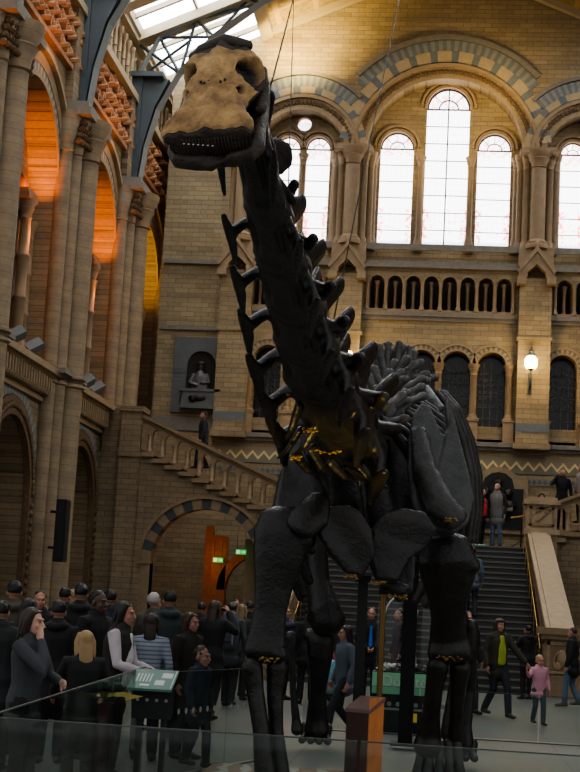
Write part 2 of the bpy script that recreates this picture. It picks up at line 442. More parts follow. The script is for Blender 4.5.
# light jamb shafts between the lights
for x in (-1.2, .42, -2.72, 1.9, SC+.03, SC-1.02, SC+1.08, 2*XC-SC-.03, 2*XC-SC+1.02, 2*XC-SC-1.08): put('jamb_shaft', column_mesh('jamb_shaft', .1, 3.2, base_h=.5, cap_h=.35, n=10), wall_back, (x, YB+.62, 13.2))
# zigzag frieze on landing wall
t = NT('zigzag_tiles'); p = t.pos(); x = p[0]; z = p[2]
tri = t.math('ABSOLUTE', t.math('SUBTRACT', t.math('FRACT', t.math('ADD', t.math('DIVIDE', x, .36), 100)), .5))
d = t.math('SUBTRACT', t.math('SUBTRACT', z, 6.15), t.math('MULTIPLY', tri, .42))
a = t.math('MULTIPLY', t.math('GREATER_THAN', d, .0), t.math('LESS_THAN', d, .1))
c = t.mix(t.math('GREATER_THAN', d, .05), (.20,.19,.14,1), (.28,.23,.15,1))
c = t.mix(a, c, (.68,.56,.28,1))
t.link(c, t.b.inputs['Base Color']); t.b.inputs['Roughness'].default_value = .7
m_zig = t.mat
t = NT('small_tile_band'); p = t.pos(); x = p[0]; z = p[2]
tri = t.math('ABSOLUTE', t.math('SUBTRACT', t.math('FRACT', t.math('ADD', t.math('DIVIDE', x, .17), 100)), .5))
a = t.math('LESS_THAN', t.math('ABSOLUTE', t.math('SUBTRACT', z, 5.82)), t.math('MULTIPLY', tri, .17))
t.link(t.mix(a, (.24,.21,.15,1), (.10,.13,.15,1)), t.b.inputs['Base Color']); t.b.inputs['Roughness'].default_value = .7
m_tri = t.mat
g = MB(TB); g.box(-7.4, XR, -.03, 0, 6.06, 6.56); g.build('zigzag_frieze', m_zig, wall_back)
g = MB(TB); g.box(-7.4, 1.0, -.025, 0, 5.72, 5.92); g.box(2.0, XR, -.025, 0, 5.72, 5.92); g.build('tile_band', m_tri, wall_back)
# memorial plaque on the landing wall
a0 = at(480, 520, Y=YB-.1)
pl = empty('memorial_plaque', (1.62, YB-.03, 3.58))
tag(pl, 'black arch-topped bronze memorial plaque in pale stone surround on landing wall', 'plaque')
g = MB(); g.prism([(-.92, .6), (.92, .6), (.92, 2.3), (.6, 2.3), (.55, 2.45), (.3, 2.62), (0, 2.68), (-.3, 2.62), (-.55, 2.45), (-.6, 2.3), (-.92, 2.3)], -.08, 0)
g.build('surround', m_stone, pl)
g = MB(); g.prism([(-.78, .75), (.78, .75), (.78, 2.0), (.5, 2.0), (.42, 2.3), (.22, 2.46), (0, 2.5), (-.22, 2.46), (-.42, 2.3), (-.5, 2.0), (-.78, 2.0)], -.13, -.08); g.build('bronze_panel', m_black, pl)
g = MB(); g.ring(0, 2.0, .3, .36, -.16, -.12, 14); g.ball((0, -.14, 2.12), (.14,.05,.18)); g.loft([(0,-.14,1.9), (0,-.14,1.98)], [(.2,.04), (.08,.04)], 10)
for j in range(5): g.box(-.4, .4, -.145, -.13, 1.0+j*.15, 1.05+j*.15)
g.build('relief', m_bronze, pl, 40)
# niche with seated bust on left part
nb = empty('niche_monument', (-7.95, YB, 7.55)); tag(nb, 'grey slate niche panel with striped sides set in the brick wall above the left stair', 'monument')
g = MB(); g.prism([(-.88, 0), (.88, 0), (.88, 2.45), (-.88, 2.45)], -.12, 0, holes=[arch_loop(.03, .46, .72, 1.55, 14)])
g.build('slate_panel', m_slate, nb)
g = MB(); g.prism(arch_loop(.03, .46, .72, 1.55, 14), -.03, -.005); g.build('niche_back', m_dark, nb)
g = MB(); g.box(-.5, .62, -.38, -.12, .25, .68); g.box(-.6, .72, -.42, -.12, .66, .74); g.box(-.55, .66, -.4, -.12, .12, .25)
for j in range(4): g.box(-.86, -.45, -.135, -.12, 1.02+j*.13, 1.07+j*.13); g.box(.5, .86, -.135, -.12, 1.02+j*.13, 1.07+j*.13)
g.build('shelf', m_slate, nb)
g = MB(); g.ball((.0,-.4,.45), (.28,.05,.1)); g.ball((-.15,-.4,.42), (.12,.06,.12)); g.build('shelf_relief', m_bronze, nb, 60)
bs = empty('niche_statue', (-7.92, YB-.24, 8.29)); tag(bs, 'pale bronze half-length statue wearing a hat inside the slate niche', 'statue')
g = MB(); g.loft([(0,0,0), (0,0,.2), (0,0,.42), (0,0,.55), (0,0,.62)], [(.3,.14), (.27,.13), (.24,.12), (.12,.08), (.07,.06)], 14, side=(1,0,0))
g.loft([(-.22,0,.46), (-.32,-.05,.2), (-.1,-.16,.12)], [.07,.06,.045]); g.loft([(.22,0,.46), (.3,-.05,.22), (.1,-.16,.2)], [.07,.06,.045])
g.ball((0,-.02,.74), (.085,.1,.12)); g.build('figure', plain('statue_bronze', (.12,.12,.115), .45, metal=.4), bs, vox=.02, smo=2)
g = MB(); g.lathe((0,0,.8), [(.16,0), (.17,.02), (.1,.03), (.09,.1), (.02,.12)], 14); g.build('hat', plain('statue_hat', (.09,.09,.085), .5, metal=.4), bs, 50)

# ------------------------------------------------------------------ left wall, in bays of 6.7 m
BAYS = [20.1, 26.8, 33.5, 40.2, 46.9]
def side_wall(name, T, mirror):
    root = struct(empty(name)); P2 = PI
    def B(nm, mats, g, sm=0): return g.build(nm, mats, root, sm)
    first = {}
    for b in BAYS:
        if mirror and b < 20: continue
        if not first:
            def part(nm, mats, fn, sm=0):
                g = MB(lambda u, w, v: T(u, w, v)); fn(g); o_ = g.build(nm, mats, root, sm); o_.location = (0, b, 0); first[nm+str(len(first))] = o_; return o_
            part('bay_wall', m_side, lambda g: g.prism([(-3.36, 0), (3.36, 0), (3.36, 14.85), (-3.36, 14.85)], 0, .9, holes=[arch_loop(0, 1.78, .02, 3.9, 22), arch_loop(0, 2.3, 7.3, 11.4, 24)]))
            def lower(g):
                g.ring(0, 3.9, 1.75, 2.2, -.06, .1, 40, mi=lambda i: 0)
                g.box(-2.2, -1.75, -.06, .1, 0, 3.9); g.box(1.75, 2.2, -.06, .1, 0, 3.9)
                for i in range(46):
                    a = PI*(i+.5)/46; g.ball((1.97*math.cos(a), -.07, 3.9+1.97*math.sin(a)), (.09,.06,.09), 5, 4)
                for s_ in (-1, 1):
                    for j in range(18): g.ball((s_*1.97, -.07, .2+j*.205), (.12,.06,.08), 5, 4)
            part('carved_arch_band', m_carve, lower, 60)
            part('arch_voussoirs', [m_blue, m_blue2], lambda g: g.ring(0, 3.9, 2.22, 2.5, -.03, .1, 56, mi=lambda i: i % 2))
            part('stone_stripes', [m_blue, m_cream], lambda g: [g.box(s_*2.15, s_*3.0, -.012, .05, 4.9+j*.28, 5.18+j*.28, mi=j % 2) for s_ in (-1, 1) for j in range(6)])
            def corn(g):
                g.box(-3.36, 3.36, -.42, 0, 6.92, 7.08); g.box(-3.36, 3.36, -.32, 0, 6.84, 6.92); g.box(-3.36, 3.36, -.1, 0, 6.25, 6.36)
                for j in range(30):
                    u = -3.25+j*.224; g.box(u-.05, u+.05, -.3, 0, 6.5, 6.86); g.ball((u, -.18, 6.48), (.07,.14,.1), 5, 4)
            part('gallery_cornice', m_stone, corn, 40)
            part('gallery_floor', m_stone_grey, lambda g: g.box(-3.36, 3.36, 0, 3.0, 6.9, 7.1))
            def upper(g):
                g.ring(0, 11.4, 2.3, 2.42, -.05, .92, 40); g.ring(0, 11.4, 2.42, 2.66, -.02, .1, 60, mi=lambda i: 1+i % 2); g.ring(0, 11.4, 2.66, 2.95, -.04, .1, 40)
                g.ring(0, 11.4, 3.0, 3.12, -.16, .1, 40, .15, PI-.15)
            part('gallery_arch_moulding', [m_stone, m_blue, m_cream], upper, 30)
            def tymp(g):
                g.prism([(-2.4, 7.1), (2.4, 7.1), (2.4, 14.0), (-2.4, 14.0)], .75, 1.0, holes=[arch_loop(-1.12, .8, 7.2, 10.95, 14), arch_loop(1.12, .8, 7.2, 10.95, 14), disc(0, 12.6, .4)])
            part('tympanum', m_side, tymp)
            g = MB(lambda u, w, v: T(u, w, v)); 
            part('sub_arch_moulding', m_red, lambda g: [g.ring(s_*1.12, 10.95, .8, .98, .6, 1.0, 20) for s_ in (-1, 1)]+[g.ring(0, 12.6, .4, .52, .62, 1.0, 20, 0, 2*PI)])
            part('gallery_back_wall', m_side, lambda g: [g.box(-3.36, 3.36, 3.0, 3.2, 0, 14.8), g.box(-3.36, 3.36, .9, 3.0, 14.3, 14.5)])
            def frz(g):
                g.box(-3.36, 3.36, 0, .25, 14.85, 16.5, mi=1)
                g.box(-3.36, 3.36, -.16, 0, 14.82, 14.95)
                for r_ in range(3):
                    for j in range(12):
                        u = -2.9+j*.53+(r_ % 2)*.26+random.uniform(-.1,.1); v = 15.25+r_*.46+random.uniform(-.09,.09)
                        g.ring(u, v, .1, .2, -.14, .02, 9, -.3, PI*1.25); g.ball((u, -.12, v-.05), (.09,.12,.13), 6, 5); g.loft([(u-.2,-.06,v-.2), (u,-.2,v-.12), (u+random.uniform(.05,.3),-.06,v+.22)], [.06,.08,.04], 6)
            part('carved_frieze', [m_red, m_carve], frz, 50)
            def par(g):
                g.box(-3.36, 3.36, -.28, .3, 16.5, 16.72); g.box(-3.36, 3.36, -.12, .35, 18.5, 18.7)
                hs = [arch_loop(-2.55+j*.565, .15, 16.9, 18.05, 8) for j in range(10)]
                g.prism([(-3.36, 16.72), (3.36, 16.72), (3.36, 18.5), (-3.36, 18.5)], .12, .3, holes=hs)
            part('parapet_arcade', plain('parapet_stone', (.36,.29,.18), .8, var=.25, scale=6), par)
            def pcol(g):
                for j in range(11):
                    g.lathe((-2.83+j*.565, 0, 0), [(.1, 16.72), (.1, 16.85), (.06, 16.9), (.05, 17.4), (.08, 17.42), (.05, 17.46), (.05, 17.95), (.1, 18.1), (.1, 18.2)], 8)
            part('parapet_columns', m_stone, lambda g: pcol(g), 50)
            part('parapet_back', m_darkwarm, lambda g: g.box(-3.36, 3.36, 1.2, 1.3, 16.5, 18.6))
            protos = list(first.values())
        else:
            for o_ in protos:
                c = o_.copy(); COL.objects.link(c); c.location = (0, b, 0)
    # central twin shafts + jamb shafts in each gallery bay
    rs = column_mesh('gallery_shaft', .13, 3.65, base_h=.55, cap_h=.42, rings=(1.3, 2.3), mats=m_shaft)
    rs2 = column_mesh('gallery_shaft', .11, 3.65, base_h=.55, cap_h=.42, rings=(1.3, 2.3), mats=m_shaft)
    for b in BAYS:
        for du, w, me in ((-.17, .35, rs), (.17, .35, rs), (0, .05, rs), (-2.1, .55, rs2), (2.1, .55, rs2), (-1.95, .85, rs2), (1.95, .85, rs2)):
            q = T(du, w, 7.1); put('gallery_shaft', me, root, (q[0], b+du, q[2]))
        g = MB(T); g.box(-.4, .4, -.1, .7, 10.72, 10.85); g.box(-.34, .34, -.05, .7, 10.85, 10.97); g.box(-.42, .42, -.12, .7, 7.08, 7.35)
        g.build('gallery_impost', m_red, root).location = (0, b, 0)
    # piers
    g = MB(T); g.box(-1.08, 1.08, -.18, 0, 0, 14.0); g.box(-1.0, 1.0, -.2, 0, 14.0, 16.5)
    pr = g.build('pier', m_side, root); pr.location = (0, BAYS[0]-3.35, 0)
    s1 = column_mesh('pier_shaft', .34, 13.7, base_h=.5, cap_h=1.0, rings=(7.0, 6.8), n=18, mats=m_shaftband)
    s2 = column_mesh('pier_shaft', .2, 13.7, base_h=.5, cap_h=1.0, rings=(7.0, 6.8), n=14, mats=m_shaftband)
    g = MB(T); g.box(-1.2, 1.2, -.75, 0, 13.6, 13.78); g.box(-1.1, 1.1, -.66, 0, 13.78, 13.98); im = g.mesh('capital_slab', m_stone_grey)
    g = MB(T)
    for j in range(60): g.ball((-1.02+j*.0346, -.42-.16*math.cos((j-29.5)/24), 12.95+.17*(j % 4)), (.055,.1,.085), 6, 4)
    cv = g.mesh('capital_carving', m_carve, 60)
    g = MB(T); g.box(-1.15, 1.15, -.6, 0, 7.0, 7.12); bd = g.mesh('pier_band', m_stone_grey)
    # iron plate on the wall
    g = MB(T); g.prism([(-.42, 14.0), (.42, 14.0), (.42, 17.4), (-.42, 17.4)], -.35, .0)
    plate = g.mesh('iron_plate', m_iron)
    g = MB(T); g.box(-.52, .52, -.5, 0, 13.96, 14.1); g.box(-.6, .6, -1.0, 0, 17.3, 17.45); pc = g.mesh('iron_bracket', m_iron)
    for i in range(len(BAYS)+1):
        y = BAYS[0]-3.35+i*6.7
        if i: o_ = pr.copy(); COL.objects.link(o_); o_.location = (0, y, 0)
        for du, w, me in ((-.62, -.28, s2), (0, -.42, s1), (.62, -.28, s2), (-.98, -.12, s2), (.98, -.12, s2)):
            q = T(du, w, 0); put('pier_shaft', me, root, (q[0], y+du, 0))
        for nm, me in (('capital_slab', im), ('capital_carving', cv), ('pier_band', bd), ('iron_plate', plate), ('iron_bracket', pc)): put(nm, me, root, (0, y, 0))
    return root
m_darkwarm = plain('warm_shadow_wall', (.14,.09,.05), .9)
def banded(name, c1, c2, per=.62):
    t = NT(name); z = t.pos()[2]
    fr = t.math('FRACT', t.math('DIVIDE', z, per)); j = t.math('LESS_THAN', t.math('ABSOLUTE', t.math('SUBTRACT', t.math('FRACT', t.math('DIVIDE', z, per/2)), .5)), .015)
    col = t.mix(t.math('LESS_THAN', fr, .5), (*c1, 1), (*c2, 1)); n = t.noise(5, 4); k = t.math('MULTIPLY_ADD', n, .7, .65)
    col = t.mix(1.0, col, t.vec(k, k, k), 'MULTIPLY'); col = t.mix(t.math('MULTIPLY', j, .6), col, (.08,.065,.045,1))
    t.link(col, t.b.inputs['Base Color']); t.b.inputs['Roughness'].default_value = .75; t.bump(n, .2); return t.mat
m_shaftband = banded('banded_shaft', (.30,.225,.14), (.265,.20,.13))
wall_left = side_wall('wall_left', lambda u, w, v: (-10-w, u, v), False)
wall_right = side_wall('wall_right', lambda u, w, v: (2*XC+10+w, u, v), True)
# closing wall behind the far bay, and returns
g = MB(); g.box(-13.4, XL, 50.35, 50.6, 0, 19); g.box(XL-.1, XL+.0, 47.0, 50.4, 0, 19); g.box(XR, -XL+4.5, 50.35, 50.6, 0, 19); g.box(XR, XR+.1, 47.7, 50.4, 0, 19)
struct(g.build('trim_1', m_back))

# ------------------------------------------------------------------ floor
t = NT('terrazzo_floor'); gm = t.n.new('ShaderNodeNewGeometry')
n1 = t.noise(.6, 4); n2 = t.noise(30, 3)
p = t.pos()
def ln(x, per): return t.math('LESS_THAN', t.math('ABSOLUTE', t.math('SUBTRACT', t.math('FRACT', t.math('ADD', t.math('DIVIDE', x, per), 50.5)), .5)), .008)
k = t.math('MULTIPLY', t.math('MULTIPLY_ADD', n1, .5, .75), t.math('MULTIPLY_ADD', n2, .9, .55))
c = t.mix(1.0, (.155,.16,.15,1), t.vec(k, k, k), 'MULTIPLY'); c = t.mix(t.math('MULTIPLY', t.math('MAXIMUM', ln(p[0], 1.5), ln(p[1], 1.5)), .5), c, (.06,.06,.055,1))
t.link(c, t.b.inputs['Base Color']); t.b.inputs['Roughness'].default_value = .38
g = MB(); g.box(-13.4, 12.5, -3, 50.6, -.2, 0); struct(g.build('floor', t.mat))

# ------------------------------------------------------------------ roof: painted ceiling, skylights, iron trusses
t = NT('painted_ceiling'); p = t.pos()
def cell(x, per, w): return t.math('GREATER_THAN', t.math('ABSOLUTE', t.math('SUBTRACT', t.math('FRACT', t.math('ADD', t.math('DIVIDE', x, per), 50)), .5)), w)
gr = t.math('MAXIMUM', cell(p[0], 1.2, .43), cell(p[1], 1.2, .43)); nz = t.noise(5, 4)
c = t.mix(t.math('GREATER_THAN', nz, .5), (.36,.25,.10,1), (.22,.19,.09,1)); c = t.mix(gr, c, (.48,.33,.13,1))
t.link(c, t.b.inputs['Base Color']); t.b.inputs['Roughness'].default_value = .6
m_ceil = t.mat
t = NT('sky_glazing'); p = t.pos(); nz = t.noise(.35, 2)
c = t.mix(nz, (.75,.86,1.0,1), (1.0,.97,.92,1)); t.link(c, t.b.inputs['Emission Color']); t.b.inputs['Emission Strength'].default_value = 4.6
t.b.inputs['Base Color'].default_value = (.1,.1,.1,1); m_sky = t.mat
XS = -6.4
def slab(g, x0, x1, y0, y1, off=0, th=.12, mi=0):
    a = [g.P((x, y, roofz(x)+off+o_)) for o_ in (0, th) for y in (y0, y1) for x in (x0, x1)]
    for q in ((0,2,3,1),(4,5,7,6),(0,1,5,4),(2,6,7,3),(0,4,6,2),(1,3,7,5)): g.F([a[i] for i in q], mi)
g = MB(); slab(g, XS, XC, 16, 50.6); slab(g, XC, 2*XC-XS, 16, 50.6); slab(g, -13.4, -9.9, 16, 50.6); slab(g, 9.0, 12.5, 16, 50.6); ceil = struct(g.build('ceiling', m_ceil))
wn = 60
m_cream2 = plain('cream_painted_beam', (.42,.35,.23), .6, var=.12)
for side in (0, 1):
    for i in range(5):
        y0 = 16.85+i*6.7; y1 = y0+6.6
        t_ = struct(empty('window_%d' % wn)); wn += 1
        x0, x1 = (-9.9, XS) if not side else (2*XC-XS, 9.0)
        g = MB(); slab(g, x0, x1, y0, y1, .1, .03); g.build('pane', m_sky, t_)
        g = MB()
        for j in range(6):
            y = y0+j*1.32; big_ = j in (0, 3, 5); w_ = .3 if big_ else .06; slab(g, x0, x1, y-w_, y+w_, -.3 if big_ else -.06, .3 if big_ else .16, mi=0 if j % 2 else 1)
        for q in (2,): xx = x0+(x1-x0)*q/4; slab(g, xx-.03, xx+.03, y0, y1, -.02, .12)
        g.build('glazing_bars', [m_cream2, m_cream2], t_)
g = MB()
for x in (XS, 2*XC-XS): slab(g, x-.18, x+.18, 16, 50.6, -.25, .3)
slab(g, -10.1, -9.8, 16, 50.6, -.2, .3); slab(g, 8.9, 9.2, 16, 50.6, -.2, .3)
for y in (46.9, ): slab(g, XS, XC, y-.25, y, -.22, .25); slab(g, XC, 2*XC-XS, y-.25, y, -.22, .25)
g.build('roof_beam', m_cream2, ceil)
def truss(y):
    t_ = empty('roof_truss', (0, y, 0), parent=ceil)
    for s_ in (1, -1):
        X = lambda x: XC+(x-XC)*s_
        inner = [(-9.62, 14.1), (-9.5, 15.2), (-9.2, 16.4), (-8.6, 17.6), (-7.6, 18.8), (-6.2, 19.9), (-4.2, 20.9), (-2.2, 21.6), (XC, 21.9)]
        outer_ = [(-9.95, 14.1), (-9.95, 15.6), (-9.95, 17.4), (-9.3, 18.75), (-8.2, 19.35), (-6.6, 20.05), (-4.4, 21.0), (-2.3, 21.95), (XC, 22.6)]
        g = MB()
        for k_ in range(len(inner)-1):
            for (a, b), m_ in (((inner[k_], inner[k_+1]), .09), ((outer_[k_], outer_[k_+1]), .08)):
                g.loft([(X(a[0]), 0, a[1]), (X(b[0]), 0, b[1])], [(.28 if m_ == .09 else .16, m_)]*2, 4, side=(0,1,0), cap=False)
        g.build('chord', m_ironlite, t_)
        g = MB()
        for k_ in range(3, len(inner)-1):
            for a, b in ((inner[k_], outer_[k_]), (inner[k_], outer_[k_+1]), (inner[k_+1], outer_[k_])):
                g.loft([(X(a[0]), 0, a[1]), (X(b[0]), 0, b[1])], [(.07, .05)]*2, 4, side=(0,1,0), cap=False)
        a = inner[3]; g.loft([(X(-9.9), 0, 18.5), (X(a[0]), 0, a[1])], [(.07,.05)]*2, 4, side=(0,1,0), cap=False); g.loft([(X(-9.9), 0, 17.4), (X(-8.3), 0, 18.7)], [(.07,.05)]*2, 4, side=(0,1,0), cap=False)
        g.build('lattice', m_iron, t_)
        # web plate of the lower bracket
        g = MB(); g.prism([(X(p_[0]), p_[1]) for p_ in [(-9.95, 14.1), (-9.66, 14.1), (-9.54, 15.2), (-9.26, 16.4), (-8.85, 17.3), (-9.95, 17.3)]], -.32, .32)
        g.build('web_plate', m_iron, t_)
for i in range(6): truss(BAYS[0]-3.35+i*6.7)
# ------------------------------------------------------------------ staircase, landing and flights
YF = 42.2; ZL = 3.55; SX0, SX1 = -3.45, 2.3
m_stairwall = masonry('stair_wall_stone', 0, (.27,.205,.125), (.22,.165,.10), (.12,.095,.065), bandper=.9)
m_stairwally = masonry('stair_wall_stone_side', 1, (.25,.18,.105), (.20,.145,.085), (.09,.075,.055), bandper=.9)
m_parapet = plain('parapet_coping_stone', (.37,.28,.175), .7, var=.3, scale=5)
m_trimstone = plain('stair_trim_stone', (.25,.18,.105), .75, var=.35, scale=6, bump=.3)
stair = empty('staircase', (SX0/2+SX1/2, 33, 0)); tag(stair, 'wide dark stone main staircase rising to the landing at the back of the hall', 'staircase')
stair.location = (0,0,0)
g = MB(); NS = 23; Y0 = 33.0; run = (YF-Y0)/NS; rise = ZL/NS
for i in range(NS): g.box(SX0, SX1, Y0+i*run, YF, i*rise, (i+1)*rise)
g.build('steps', m_step, stair)
g = MB()
for i in range(NS): g.box(SX0, SX1, Y0+i*run-.03, Y0+i*run+.05, (i+1)*rise-.035, (i+1)*rise+.006)
g.build('step_edges', m_nose, stair)
g = MB(); g.box(SX0-.1, SX1+.65, YF, YB-.45, ZL-.25, ZL); g.build('landing_slab', m_step, stair)
g = MB(); g.box(SX0-.1, SX1+.65, YF+.02, YF+.3, 0, ZL-.25); g.build('landing_wall', m_stairwall, stair)
for s_ in (0, 1):
    x0, x1 = (SX1, SX1+.62) if not s_ else (SX0-.62, SX0)
    rt = empty('stair_parapet', ((x0+x1)/2, 33, 0)); rt.location = (0,0,0)
    tag(rt, ['sloping buff stone parapet with moulded newels on the right edge of the main stair', 'sloping stone parapet on the left edge of the main stair, mostly behind the skeleton'][s_], 'parapet')
    T_ = lambda u, w, v: (w, u, v)
    g = MB(T_); g.prism([(33.5, 0), (YF+.2, 0), (YF+.2, 3.95), (33.5, 1.28)], x0+.06, x1-.06); g.build('parapet_wall', m_stairwally, rt)
    g = MB(T_); g.prism([(33.4, 1.24), (YF+.2, 3.92), (YF+.2, 4.06), (33.4, 1.38)], x0, x1); g.prism([(33.4, 1.38), (YF+.2, 4.06), (YF+.2, 4.1), (33.4, 1.42)], x0+.1, x1-.1)
    xi = x0-.0 if not s_ else x1
    for j in range(24):
        y = 33.7+j*.35; z = 1.24+(y-33.4)*.2977; g.box(y, y+.14, xi-.05, xi+.05, z-.16, z+.01, mi=1)
    g.build('coping', [m_parapet, m_trimstone], rt)
    # lower newel
    nw = empty('newel', parent=rt)
    g = MB(); a, b = x0-.1, x1+.12
    g.box(a-.04, b+.04, 32.75, 33.7, 0, .32); g.box(a, b, 32.8, 33.65, .32, .45); g.box(a+.02, b-.02, 32.85, 33.6, .45, 1.22); g.box(a-.05, b+.05, 32.75, 33.7, 1.22, 1.32); g.box(a-.1, b+.1, 32.7, 33.75, 1.32, 1.46)
    g.build('newel_block', m_trimstone, nw)
    g = MB(); c = (a+b)/2
    g.box(a+.08, b-.08, 32.82, 32.86, .5, .56); g.box(a+.08, b-.08, 32.82, 32.86, 1.1, 1.17); g.box(a+.08, a+.14, 32.82, 32.86, .5, 1.17); g.box(b-.14, b-.08, 32.82, 32.86, .5, 1.17)
    g.ball((c, 32.83, .82), (.13,.06,.2)); g.ball((c+.1, 32.82, 1.0), (.09,.07,.09)); g.ball((c-.1, 32.83, .65), (.1,.05,.1)); g.loft([(c-.15,32.83,.6), (c-.2,32.82,.8), (c-.1,32.82,.95)], [.03]*3, 6)
    g.build('lion_relief', m_stone, nw, 60)
    # upper newel on the landing corner
    nu = empty('newel', parent=rt); a, b = (x0-.06, x1+.2) if not s_ else (x0-.2, x1+.06)
    g = MB(); g.box(a, b, YF-.1, YF+.7, 0 if False else 2.9, 3.95); g.box(a-.05, b+.05, YF-.16, YF+.76, 3.95, 4.1); g.box(a+.02, b-.02, YF-.08, YF+.68, 4.1, 4.78)
    g.box(a-.06, b+.06, YF-.16, YF+.76, 4.78, 4.9); g.box(a+.02, b-.02, YF-.06, YF+.66, 4.9, 4.98); g.build('newel_block', m_parapet, nu)
    g = MB(); c = (a+b)/2
    for q in ((a+.1, b-.1, 4.18, 4.25), (a+.1, b-.1, 4.64, 4.71), (a+.1, a+.17, 4.18, 4.71), (b-.17, b-.1, 4.18, 4.71)): g.box(q[0], q[1], YF-.12, YF-.08, q[2], q[3])
    g.loft([(c-.16, YF-.1, 4.32), (c+.14, YF-.1, 4.55)], [(.05,.02), (.03,.02)], 6); g.ball((c+.14, YF-.1, 4.56), (.06,.03,.05))
    g.build('carved_panel', m_trimstone, nu, 60)
    # inner brass handrail
    g = MB(); xh = x0-.12 if not s_ else x1+.12
    g.loft([(xh, 33.5, 1.0), (xh, YF-.2, 4.05+.0)], [.014]*2, 8)
    for j in range(8):
        y = 33.9+j*1.1; z = .0+(y-Y0)/run*rise; g.loft([(xh, y, z), (xh, y, 1.0+(y-33.5)*.358)], [.008]*2, 6)
    g.build('handrail', m_brass, rt, 60)
# brass rail stand at the top right
hs = empty('brass_handrail', (at(521, 540, Y=42.7).x, 42.7, ZL)); tag(hs, 'brass topped black handrail standing at the top of the stairs beside the right newel', 'handrail')
g = MB(); g.loft([(-.28,0,.86), (-.05,0,.9), (.3,0,.98)], [.03]*3, 8); g.build('brass_bar', m_brass, hs, 60)
g = MB(); g.loft([(0,0,.02), (0,0,.9)], [.022]*2, 8); g.loft([(-.3,0,.02), (0,0,.22)], [.014]*2, 6); g.loft([(.3,0,.02), (0,0,.22)], [.014]*2, 6); g.loft([(0,.3,.02), (0,0,.22)], [.014]*2, 6); g.build('upright', m_black, hs, 60)
